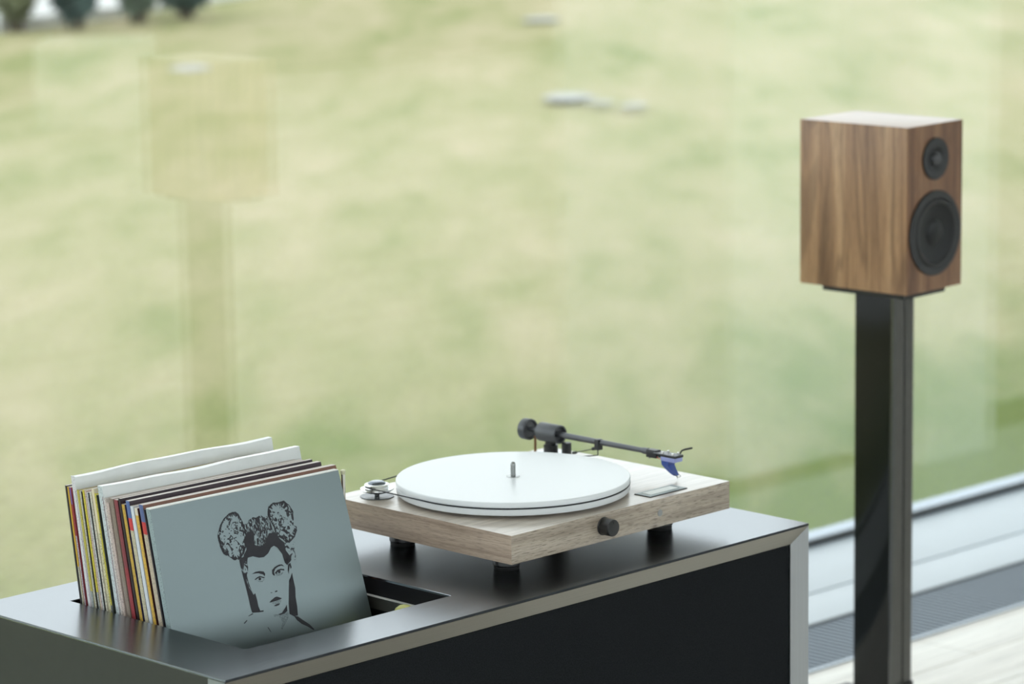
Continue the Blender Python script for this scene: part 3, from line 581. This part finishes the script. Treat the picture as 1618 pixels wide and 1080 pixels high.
def ink_mesh(polys, lift):
    verts, faces = [], []
    def tri(a, b, c, depth=0):
        es_ = [((a[0]-b[0])**2+(a[1]-b[1])**2, a, b, c), ((b[0]-c[0])**2+(b[1]-c[1])**2, b, c, a), ((c[0]-a[0])**2+(c[1]-a[1])**2, c, a, b)]
        d_, p, q_, r_ = max(es_, key=lambda e: e[0])
        if d_ > 0.03**2 and depth < 8:
            m_ = ((p[0]+q_[0])/2, (p[1]+q_[1])/2); tri(p, m_, r_, depth+1); tri(m_, q_, r_, depth+1); return
        k = len(verts)
        for u, v in (a, b, c): verts.append(patch(fc, u, v)+Vector((0, -lift, 0.2*lift)))
        faces.append((k, k+1, k+2))
    for poly in polys:
        for f in tessellate_polygon([[Vector((u, v, 0)) for u, v in poly]]): tri(*[tuple(poly[i_]) for i_ in f])
    me = bpy.data.meshes.new('printed_portrait'); me.from_pydata([tuple(v) for v in verts], [], faces)
    bm = bmesh.new(); bm.from_mesh(me); bmesh.ops.remove_doubles(bm, verts=bm.verts[:], dist=1e-6); bmesh.ops.recalc_face_normals(bm, faces=bm.faces[:]); bm.to_mesh(me); bm.free()
    return me
def rim_polys(poly, wmin, wmax, seed):
    """ragged dark rim of a curl bun"""
    rnd = random.Random(seed); cx = sum(p[0] for p in poly)/len(poly); cy = sum(p[1] for p in poly)/len(poly); out = []
    n = len(poly)
    for k in range(n):
        a, b = poly[k], poly[(k+1) % n]
        for s in range(3):
            p = [a[i]+(b[i]-a[i])*s/3 for i in (0, 1)]; q_ = [a[i]+(b[i]-a[i])*(s+1.15)/3 for i in (0, 1)]
            w1_, w2_ = rnd.uniform(wmin, wmax), rnd.uniform(wmin, wmax); o = rnd.uniform(1.0, 1.03)
            ins = lambda P, w: (cx+(P[0]-cx)*(1-w), cy+(P[1]-cy)*(1-w)); outp = lambda P: (cx+(P[0]-cx)*o, cy+(P[1]-cy)*o)
            out.append([outp(p), outp(q_), ins(q_, w2_), ins(p, w1_)])
    return out
NAMES = {'mottled': ['printed_hair']*5, 'halftone': ['printed_neck_shadow', 'printed_eye_shading', 'printed_eye_shading', 'printed_lower_lip'],
         'solid': ['printed_fringe', 'printed_hair', 'printed_hair', 'printed_hair', 'printed_shoulder', 'printed_shoulder', 'printed_hair', 'printed_ear', 'printed_eyebrow', 'printed_eyelid', 'printed_iris',
                   'printed_eyebrow', 'printed_eyelid', 'printed_iris', 'printed_nostril', 'printed_nostril', 'printed_upper_lip', 'printed_lip_shadow', 'printed_chin_shadow', 'printed_neck_line', 'printed_shoulder']}
for key, mat, lift in (('mottled', M_curl, 0.00018), ('halftone', M_half, 0.00018), ('solid', M_ink, 0.00030)):
    for q_, (poly, nm) in enumerate(zip(PORTRAIT[key], NAMES[key])): link(nm, ink_mesh([poly], lift), M_knot if (key == 'mottled' and q_ in (2, 4)) else mat, front)
for k, sd in ((0, 3), (1, 5)):
    rm = link('printed_curls', ink_mesh(rim_polys(PORTRAIT['mottled'][k], -0.01, 0.24, sd), 0.00024), M_ink, front); rm['kind'] = 'stuff'

# upright metal post at the right of the row, and the pale yellow round thing lying in the well
M_chrome = plain('polished_steel', (0.72, 0.70, 0.64, 1), 0.12, metal=1.0, var=0.02)
post = thing('divider_post', 'slim polished metal post standing behind the right edge of the silver sleeve', 'post', (-0.5985, 0.2692, ZC+WB))
lathe('rod', [(0, 0), (0.0035, 0), (0.0035, 0.002), (0.0026, 0.003), (0.0026, 0.291-0.006), (0, 0.291-0.006)], M_chrome, post, seg=24)
lathe('post_cap', [(0, 0.291-0.006), (0.0026, 0.291-0.006), (0.0032, 0.291-0.004), (0.0032, 0.291-0.001), (0.0022, 0.291), (0, 0.291)], plain('cream_cap', srgb(225, 222, 190), 0.4), post, seg=24)
can = thing('yellow_canister', 'pale yellow round-topped object standing in the record well', 'canister', (-0.612, 0.145, ZC+WB))
M_yel = plain('pale_yellow_plastic', srgb(214, 214, 130), 0.5, vscale=200, var=0.06)
lathe('body', [(0, 0), (0.013, 0), (0.014, 0.001), (0.014, 0.100), (0.0135, 0.101), (0, 0.101)], M_yel, can, seg=32)
lathe('round_cap', [(0, 0.101), (0.0145, 0.101), (0.0147, 0.120), (0.0140, 0.128), (0.0115, 0.1335), (0.0070, 0.137), (0, 0.1385)], M_yel, can, seg=32, sharp=60)

# ------------------------------------------------------------------ turntable
tt = thing('turntable', 'wooden belt-drive turntable with white platter and black tonearm', 'turntable', (-0.5077, 0.0582, ZC), 0.0045)
PT = 0.0649; PH = 0.0375; PWX, PWY = 0.415, 0.335
wd = (srgb(146, 132, 117), srgb(180, 166, 150), srgb(200, 188, 174))
M_woodx = wood('plinth_veneer_lengthwise', *wd, 0, rough=0.30, fine=620, wide=90, flecks=0.75, coat=0.55)
M_woody = wood('plinth_veneer_crosswise', srgb(150, 131, 115), srgb(181, 161, 144), srgb(198, 180, 163), 1, rough=0.35, fine=620, wide=70, flecks=0.4)
bm = bmesh.new(); add_box(bm, 0, PWX, 0, PWY, PT-PH, PT, bev=0.0006, seg=2)
M_woodt = wood('plinth_veneer_top', srgb(172, 160, 147), srgb(188, 176, 163), srgb(200, 190, 178), 0, rough=0.30, fine=520, wide=60, flecks=0.16, coat=0.6)
pl = from_bm('plinth', bm, [M_woodx, M_woody, M_woodt], tt, smooth=True, sharp=35)
for p in pl.data.polygons:
    if abs(p.normal.x) > 0.7: p.material_index = 1
    elif p.normal.z > 0.7: p.material_index = 2
M_tblk = plain('satin_black', (0.012, 0.012, 0.013, 1), 0.35)
M_rub = plain('black_rubber', (0.010, 0.010, 0.010, 1), 0.6)
FH = PT-PH
for fx in (0.0616, PWX-0.0616):
    for fy in (0.0707, PWY-0.0707):
        f = lathe('foot', [(0, 0.005), (0.0165, 0.005), (0.0178, 0.006), (0.0178, 0.011), (0.0168, 0.0125), (0.0168, 0.0135), (0.0182, 0.015), (0.0182, FH), (0, FH)], M_tblk, tt, seg=40, loc=(fx, fy, 0))
        lathe('foot_pad', [(0, 0), (0.0160, 0), (0.0166, 0.001), (0.0166, 0.0045), (0.0150, 0.005), (0, 0.005)], M_rub, f, seg=40)
PCX, PCY, PR = 0.1745, 0.169, 0.1552
m, nt, b = new_mat('frosted_white_acrylic'); b.inputs['Base Color'].default_value = (0.79, 0.82, 0.85, 1); b.inputs['Roughness'].default_value = 0.33
b.inputs['Subsurface Weight'].default_value = 0.25; b.inputs['Subsurface Radius'].default_value = (0.01, 0.01, 0.01); b.inputs['Subsurface Scale'].default_value = 0.4
n = nt.nodes.new('ShaderNodeTexNoise'); n.inputs['Scale'].default_value = 400; mr = nt.nodes.new('ShaderNodeMapRange'); mr.inputs['To Min'].default_value = 0.28; mr.inputs['To Max'].default_value = 0.38
nt.links.new(n.outputs['Fac'], mr.inputs['Value']); nt.links.new(mr.outputs['Result'], b.inputs['Roughness'])
M_acr = m
plt_ = lathe('platter', [(0, 0.0042), (PR-0.003, 0.0042), (PR-0.0012, 0.0048), (PR-0.0006, 0.006), (PR-0.0006, 0.0125), (PR-0.0016, 0.013), (PR-0.0016, 0.0149), (PR, 0.0154), (PR, 0.0208), (PR-0.0004, 0.0215), (PR-0.0012, 0.0222), (0, 0.0222)], M_acr, tt, seg=160, loc=(PCX, PCY, PT))
lathe('sub_platter', [(0, 0.0), (0.045, 0.0), (0.045, 0.0042), (0, 0.0042)], M_tblk, tt, seg=48, loc=(PCX, PCY, PT))
M_steel = plain('brushed_spindle_steel', (0.28, 0.29, 0.285, 1), 0.25, metal=1.0)
sp_ = lathe('spindle', [(0, 0.0226), (0.0033, 0.0226), (0.0033, 0.0385), (0.0028, 0.0405), (0.0014, 0.0418), (0, 0.0420)], M_steel, tt, seg=28, loc=(PCX, PCY, PT))
lathe('spindle_washer', [(0, 0.0222), (0.0088, 0.0222), (0.0086, 0.0227), (0, 0.0227)], M_steel, sp_, seg=36)
# motor, pulley and belt
MX, MY = 0.0395, 0.2885
lathe('motor_plate', [(0, 0), (0.0226, 0), (0.0226, 0.0006), (0.0222, 0.0010), (0, 0.0010)], plain('dark_motor_plate', (0.06, 0.07, 0.08, 1), 0.25, metal=0.3), tt, seg=48, loc=(MX, MY, PT))
M_pul = plain('bright_pulley_aluminium', (0.86, 0.87, 0.86, 1), 0.22, metal=0.9)
pu = lathe('pulley', [(0, 0.006), (0.014, 0.006), (0.0205, 0.0085), (0.0222, 0.0100), (0.0218, 0.0114), (0.0160, 0.0120), (0.0150, 0.0138), (0.0158, 0.0152), (0.0166, 0.0160), (0.0158, 0.0172), (0.0126, 0.0176), (0, 0.0176)], M_pul, tt, seg=56, loc=(MX, MY, PT), sharp=50)
lathe('motor_shaft', cyl_prof(0.0034, 0.001, 0.0062), M_steel, pu, seg=20)
lathe('pulley_cap', [(0, 0.0176), (0.0122, 0.0176), (0.0116, 0.0190), (0.0085, 0.0206), (0.0074, 0.0209), (0, 0.0210)], plain('gunmetal_cap', (0.16, 0.18, 0.21, 1), 0.2, metal=0.9), pu, seg=40, sharp=60)
ra, rb = 0.0153, PR-0.0008
d = Vector((PCX-MX, PCY-MY)); D_ = d.length; base = math.atan2(d.y, d.x); al = math.acos((ra-rb)/D_)
pts = []
for k in range(25):                              # round the far side of the pulley
    a = base+al+(2*math.pi-2*al)*k/24; pts.append((MX+ra*math.cos(a), MY+ra*math.sin(a), PT+0.0139))
for k in range(121):                             # round the platter
    a = base-al+2*al*k/120; pts.append((PCX+rb*math.cos(a), PCY+rb*math.sin(a), PT+0.0139))
tube('drive_belt', pts, 0.0009, plain('black_belt', (0.012, 0.014, 0.02, 1), 0.5), tt, seg=8, closed=True)
# display, knob, sensor
M_dfr = plain('display_frame_grey', (0.30, 0.345, 0.35, 1), 0.4, spec=0.3)
dp = box('display', (0.2715, 0.3445, 0.0125, 0.0410, PT, PT+0.0009), M_tblk, tt)
bm = bmesh.new(); o_ = [(0.2722, 0.0132), (0.3438, 0.0132), (0.3438, 0.0403), (0.2722, 0.0403)]; i_ = [(0.2800, 0.0195), (0.3360, 0.0195), (0.3360, 0.0362), (0.2800, 0.0362)]
zo, zi = PT+0.0013, PT+0.0016
vo = [bm.verts.new((a, b, zo)) for a, b in o_]; vi = [bm.verts.new((a, b, zi)) for a, b in i_]; vb = [bm.verts.new((a, b, PT+0.0004)) for a, b in o_]; vj = [bm.verts.new((a, b, PT+0.0004)) for a, b in i_]
for k in range(4):
    l = (k+1) % 4; bm.faces.new((vo[k], vo[l], vi[l], vi[k])); bm.faces.new((vb[k], vo[k], vo[l], vb[l])); bm.faces.new((vi[k], vi[l], vj[l], vj[k])); bm.faces.new((vb[k], vb[l], vj[l], vj[k]))
from_bm('display_frame', bm, M_dfr, dp)
box('display_glass', (0.2808, 0.3352, 0.0203, 0.0354, PT+0.0009, PT+0.00165), plain('pale_display_panel', (0.88, 0.91, 0.90, 1), 0.55, var=0.01, spec=0.2), dp)
kn = lathe('volume_knob', [(0, 0.0), (0.0118, 0.0), (0.0118, 0.0008), (0.0110, 0.0012), (0.0110, 0.0172), (0.0104, 0.0180), (0.0100, 0.0180), (0, 0.0178)], plain('black_knob', (0.018, 0.018, 0.019, 1), 0.32), tt, seg=48, loc=(0.1685, 0.0, PT-0.0175), axis='-Y')
lathe('knob_face', [(0, 0.0179), (0.0096, 0.0179), (0.0098, 0.0182), (0, 0.0182)], plain('satin_knob_face', (0.045, 0.046, 0.048, 1), 0.35, metal=0.5), kn, seg=48, axis='-Y')
box('knob_mark', (-0.0006, 0.0006, -0.0186, -0.0181, 0.0058, 0.0088), M_tblk, kn)
lathe('sensor_window', [(0, 0), (0.0046, 0), (0.0046, 0.0004), (0, 0.0005)], plain('grey_sensor', (0.30, 0.31, 0.31, 1), 0.3), tt, seg=32, loc=(0.2765, 0.0, PT-0.0192), axis='-Y')
# tonearm: parts share the pivot as origin; the arm runs along -Y
AX, AY, AZ = 0.374, 0.293, PT
M_arm = plain('satin_graphite_arm', (0.095, 0.10, 0.11, 1), 0.36, metal=0.35)
M_arm2 = plain('black_arm_metal', (0.020, 0.021, 0.023, 1), 0.40)
ta = lathe('tonearm_base', [(0, 0), (0.0270, 0), (0.0270, 0.0018), (0.0262, 0.0026), (0, 0.0026)], plain('silver_arm_base', (0.62, 0.64, 0.65, 1), 0.35, metal=0.7), tt, seg=48, loc=(AX, AY, AZ))
lathe('pillar', [(0, 0.0026), (0.0100, 0.0026), (0.0100, 0.0150), (0.0078, 0.0160), (0.0078, 0.0205), (0.0060, 0.0215), (0, 0.0215)], M_arm2, ta, seg=36)
lathe('lift_post', [(0, 0.0), (0.0068, 0.0), (0.0068, 0.0205), (0.0060, 0.0215), (0, 0.0215)], M_arm2, ta, seg=28, loc=(0.003, -0.0275, 0.0))
AXH = 0.0318
hs = lathe('bearing_housing', [(0.0042, -0.0190), (0.0118, -0.0190), (0.0132, -0.0178), (0.0132, 0.0180), (0.0127, 0.0190), (0.0108, 0.0190), (0.0100, 0.0130), (0.0042, 0.0130)], M_arm, ta, seg=44, loc=(0, 0, AXH), axis='-Y')
lathe('bearing_screw', cyl_prof(0.0030, 0.0, 0.0012, 0.0002), M_arm2, hs, seg=18).matrix_local = Matrix.Translation((-0.0112, 0.001, -0.001)) @ Matrix.Rotation(-math.pi/2, 4, 'Y')
lathe('counterweight_shaft', cyl_prof(0.0036, -0.048, -0.012), M_arm, ta, seg=20, loc=(0, 0, AXH), axis='-Y')
lathe('counterweight', [(0.0034, -0.0525), (0.0126, -0.0525), (0.0148, -0.0505), (0.0150, -0.0395), (0.0144, -0.0385), (0.0125, -0.0385), (0.0112, -0.0410), (0.0034, -0.0410)], M_arm, ta, seg=48, loc=(0, 0, AXH-0.0005), axis='-Y')
tube('arm_tube', [(0, -0.010, AXH), (0, -0.06, AXH), (0, -0.12, AXH), (0, -0.176, AXH)], [0.0044, 0.0042, 0.0039, 0.0036], M_arm, ta, seg=20)
lathe('arm_collar', [(0, 0.174), (0.0042, 0.174), (0.0046, 0.176), (0.0046, 0.184), (0, 0.184)], M_arm, ta, seg=24, loc=(0, 0, AXH), axis='-Y')
box('headshell_clamp', (-0.0052, 0.0052, -0.202, -0.184, AXH-0.0068, AXH+0.0040), M_arm2, ta, bev=0.0012)
lathe('clamp_screw', cyl_prof(0.0013, 0, 0.003, 0.0003), M_steel, ta, seg=12, loc=(0, -0.186, AXH-0.0095))
hd = box('headshell', (-0.0085, 0.0085, -0.2395, -0.200, AXH+0.0006, AXH+0.0022), M_arm, ta, bev=0.0006)
for sx_ in (-0.0058, 0.0058):
    for sy_ in (-0.2150, -0.2330): lathe('headshell_screw', [(0, 0.0022), (0.0017, 0.0022), (0.0017, 0.0044), (0.0012, 0.0048), (0, 0.0048)], plain('bright_screw', (0.85, 0.85, 0.84, 1), 0.2, metal=1), hd, seg=14, loc=(sx_, sy_, AXH))
tube('finger_lift', [(0.0075, -0.2340, AXH+0.0022), (0.0105, -0.2345, AXH+0.0062), (0.0150, -0.2352, AXH+0.0072), (0.0275, -0.2380, AXH+0.0078)], [0.0010, 0.0012, 0.0014, 0.0015], M_arm2, hd, seg=8)
M_blue = plain('blue_cartridge', (0.05, 0.10, 0.36, 1), 0.18, coat=0.6); M_lblue = plain('pale_blue_cartridge_block', (0.32, 0.36, 0.66, 1), 0.3)
ct = box('cartridge', (-0.0080, 0.0080, -0.2385, -0.2130, AXH-0.0072, AXH-0.0012), M_lblue, ta, bev=0.0008)
box('cartridge_plate', (-0.0086, 0.0086, -0.2395, -0.2125, AXH-0.0012, AXH+0.0005), M_tblk, ct)
bm = bmesh.new()                                  # wedge-shaped stylus body leaning forward
secs = [(-0.2135, -0.2270, 0.0072, AXH-0.0068), (-0.2138, -0.2250, 0.0068, AXH-0.0125), (-0.2190, -0.2290, 0.0054, AXH-0.0180), (-0.2270, -0.2345, 0.0040, AXH-0.0236), (-0.2315, -0.2358, 0.0026, AXH-0.0260)]
rg = [[bm.verts.new(p) for p in ((-w_, y0_, z_), (w_, y0_, z_), (w_, y1_, z_), (-w_, y1_, z_))] for y0_, y1_, w_, z_ in secs]
bm.faces.new(rg[0]); bm.faces.new(rg[-1][::-1])
for a, b in zip(rg, rg[1:]):
    for k in range(4): bm.faces.new((a[k], a[(k+1) % 4], b[(k+1) % 4], b[k]))
sb = from_bm('stylus_body', bm, M_blue, ct)
tube('stylus', [(0, -0.2330, AXH-0.0255), (0, -0.2362, AXH-0.0285), (0, -0.2366, AXH-0.0305)], [0.0006, 0.0005, 0.0002], M_steel, sb, seg=6)
tube('stylus_guard', [(-0.003, -0.2350, AXH-0.0240), (-0.003, -0.2395, AXH-0.0265), (0, -0.2400, AXH-0.0275), (0.003, -0.2395, AXH-0.0265), (0.003, -0.2350, AXH-0.0240)], 0.0004, M_steel, sb, seg=6)
for k, (wx, colr) in enumerate(((-0.004, (0.6, 0.05, 0.04, 1)), (-0.0013, (0.7, 0.7, 0.7, 1)), (0.0013, (0.05, 0.3, 0.1, 1)), (0.004, (0.05, 0.1, 0.5, 1)))):
    tube('lead_wire', [(wx*0.7, -0.200, AXH-0.003), (wx, -0.206, AXH-0.0065), (wx, -0.2135, AXH-0.0045)], 0.0004, plain('lead_%d' % k, colr, 0.4), ct, seg=6)
# arm rest clip with lift wire, and anti-skating wire and post
cl = box('arm_clip', (-0.0058, 0.0030, -0.0965, -0.0885, AXH-0.0105, AXH+0.0045), M_arm2, ta, bev=0.001)
tube('lift_wire', [(-0.004, -0.0935, AXH-0.009), (-0.004, -0.0938, AXH-0.0165), (-0.0045, -0.0930, AXH-0.0176), (-0.012, -0.0880, AXH-0.0180), (-0.020, -0.0830, AXH-0.0180)], 0.0008, M_arm2, cl, seg=8)
tube('lift_wire', [(-0.003, -0.0900, AXH-0.0085), (-0.006, -0.0830, AXH-0.0105), (-0.008, -0.0640, AXH-0.0160), (-0.008, -0.0560, AXH-0.0185)], 0.0007, M_arm2, cl, seg=8)
tube('wire_end', [(-0.008, -0.0565, AXH-0.0183), (-0.008, -0.0500, AXH-0.0200)], 0.0019, M_arm2, cl, seg=10)
tube('wire_knob', [(-0.0035, -0.0885, AXH-0.0088), (-0.0055, -0.0845, AXH-0.0098)], 0.0024, M_arm2, cl, seg=12)
tube('anti_skating_post', [(0.004, 0.034, 0.0), (0.004, 0.034, 0.0225)], 0.0019, plain('copper_wire', (0.30, 0.17, 0.09, 1), 0.35, metal=0.6), ta, seg=10)

# ------------------------------------------------------------------ loudspeaker
SC = (0.8539, 0.5110, ZC+0.4189); SYAW = 0.0378; SW, SD, SH = 0.1527, 0.2181, 0.274
spk = thing('loudspeaker', 'walnut bookshelf loudspeaker on a tall black stand by the window', 'speaker', (SC[0], SC[1], SC[2]-SH), SYAW)
wn = (srgb(108, 76, 54), srgb(162, 124, 90), srgb(192, 156, 118))
M_wal = wood('walnut_veneer', *wn, 2, rough=0.34, fine=300, wide=34, flecks=0.3, coat=0.25, rings=0.45)
# body with round cut-outs for the two drivers in its front
WCX, WCZ, WR = 0.0745, SH-0.179, 0.0700; TCX, TCZ, TR_ = 0.0745, SH-0.057, 0.0345
bm = bmesh.new(); add_box(bm, 0, SW, 0.0, SD, 0, SH, bev=0.0012, seg=2)
M_walt = wood('walnut_top_sheen', srgb(150, 116, 92), srgb(172, 140, 112), srgb(190, 160, 132), 1, rough=0.34, fine=260, wide=30, flecks=0.1, coat=0.25)  # lighter walnut copy; the sky's sheen on the top put into the colour
sb_ = from_bm('speaker_body', bm, [M_wal, M_walt], spk, smooth=True, sharp=35)
for p in sb_.data.polygons:
    if p.normal.z > 0.9: p.material_index = 1
M_front_shade = wood('shaded_walnut_front', srgb(82, 54, 38), srgb(128, 92, 66), srgb(152, 116, 86), 2, rough=0.36, fine=300, wide=40, flecks=0.3)  # darker copy of the same walnut; shade on the front painted in
box('shaded_front_face', (0.0012, SW-0.0012, -0.0006, 0.0006, 0.0012, SH-0.0012), M_front_shade, spk)
M_bask = plain('charcoal_driver_frame', (0.022, 0.023, 0.025, 1), 0.5); M_cone = plain('black_cone', (0.008, 0.009, 0.010, 1), 0.34, spec=0.3); M_sur = plain('rubber_surround', (0.010, 0.010, 0.011, 1), 0.45)
wf = lathe('woofer', [(0.0560, 0.0002), (WR, 0.0002), (WR, 0.0030), (WR-0.0012, 0.0042), (0.0590, 0.0046), (0.0575, 0.0040), (0.0565, 0.0010), (0.0560, 0.0002)], M_bask, spk, seg=72, loc=(WCX, -0.0006, WCZ), axis='-Y')
lathe('surround', [(0.0470, 0.0004), (0.0480, 0.0030), (0.0500, 0.0052), (0.0525, 0.0058), (0.0550, 0.0052), (0.0570, 0.0034), (0.0572, 0.0004)], M_sur, wf, seg=72, axis='-Y', sharp=80)
lathe('cone', [(0.0475, 0.0030), (0.0400, 0.0016), (0.0300, 0.0006), (0.0205, 0.0003), (0, 0.0003)], M_cone, wf, seg=72, axis='-Y', sharp=80)
lathe('dust_cap', [(0.0230, 0.0004), (0.0215, 0.0016), (0.0160, 0.0032), (0.0080, 0.0043), (0, 0.0046)], M_cone, wf, seg=48, axis='-Y', sharp=80)
for k in range(4):
    a = math.radians(45+90*k); s_ = lathe('screw', cyl_prof(0.0032, 0.0042, 0.0055, 0.0004), M_gasket, wf, seg=14, axis='-Y'); s_.location = (0.0645*math.cos(a), 0, 0.0645*math.sin(a))
tw = lathe('tweeter', [(0.0155, 0.0002), (TR_, 0.0002), (TR_, 0.0032), (TR_-0.001, 0.0042), (0.0210, 0.0044), (0.0195, 0.0036), (0.0155, 0.0006)], M_bask, spk, seg=60, loc=(TCX, -0.0006, TCZ), axis='-Y')
lathe('tweeter_horn', [(0.0195, 0.0030), (0.0150, 0.0008), (0.0125, 0.0003), (0, 0.0003)], M_sur, tw, seg=48, axis='-Y')
lathe('tweeter_dome', [(0.0125, 0.0003), (0.0118, 0.0036), (0.0090, 0.0072), (0.0048, 0.0094), (0, 0.0100)], plain('gloss_dome', (0.05, 0.05, 0.055, 1), 0.12), tw, seg=40, axis='-Y', sharp=80)
for k in range(3):
    a = math.radians(90+120*k); s_ = lathe('screw', cyl_prof(0.0020, 0.0042, 0.0050, 0.0003), M_gasket, tw, seg=12, axis='-Y'); s_.location = (0.0285*math.cos(a), 0, 0.0285*math.sin(a))

# ------------------------------------------------------------------ speaker stand
st = thing('speaker_stand', 'tall gloss black speaker stand on the floor by the window', 'stand', (SC[0], SC[1], 0.0), SYAW)
M_gloss = plain('gloss_black_column', (0.006, 0.007, 0.006, 1), 0.08, var=0.02, spec=0.3); M_mblk = plain('matt_black_plate', (0.012, 0.012, 0.011, 1), 0.5)
STOP = SC[2]-SH
box('top_plate', (0.020, 0.133, 0.018, 0.186, STOP-0.0115, STOP), M_mblk, st, bev=0.0015)
box('column', (0.043, 0.097, 0.062, 0.136, 0.012, STOP-0.0115), M_gloss, st, bev=0.003)
M_pil = plain('gloss_black_pilaster', (0.12, 0.12, 0.115, 1), 0.16, metal=0.8)
for a in (0.0435, 0.0712):
    box('pilaster', (a, a+0.0255, 0.053, 0.066, 0.012, STOP-0.0115), M_pil, st, bev=0.006, seg=4)
box('column_collar', (0.0455, 0.0955, 0.0485, 0.060, 0.012, 0.070), M_mblk, st, bev=0.003)
box('base_plate', (-0.035, 0.175, -0.03, 0.25, 0.0, 0.012), M_mblk, st, bev=0.003)

# white low box further back in the room; it shows only as a pale patch reflected in the glass
wb = thing('white_storage_box', 'low white box seen only as a pale square reflection in the window', 'box', (5.6, -5.75, 0.0), 0.78)
box('body', (-0.24, 0.24, -0.22, 0.22, 0.0, 0.34), M_white, wb, bev=0.004)
box('lid', (-0.245, 0.245, -0.225, 0.225, 0.34, 0.362), M_white, wb, bev=0.003)
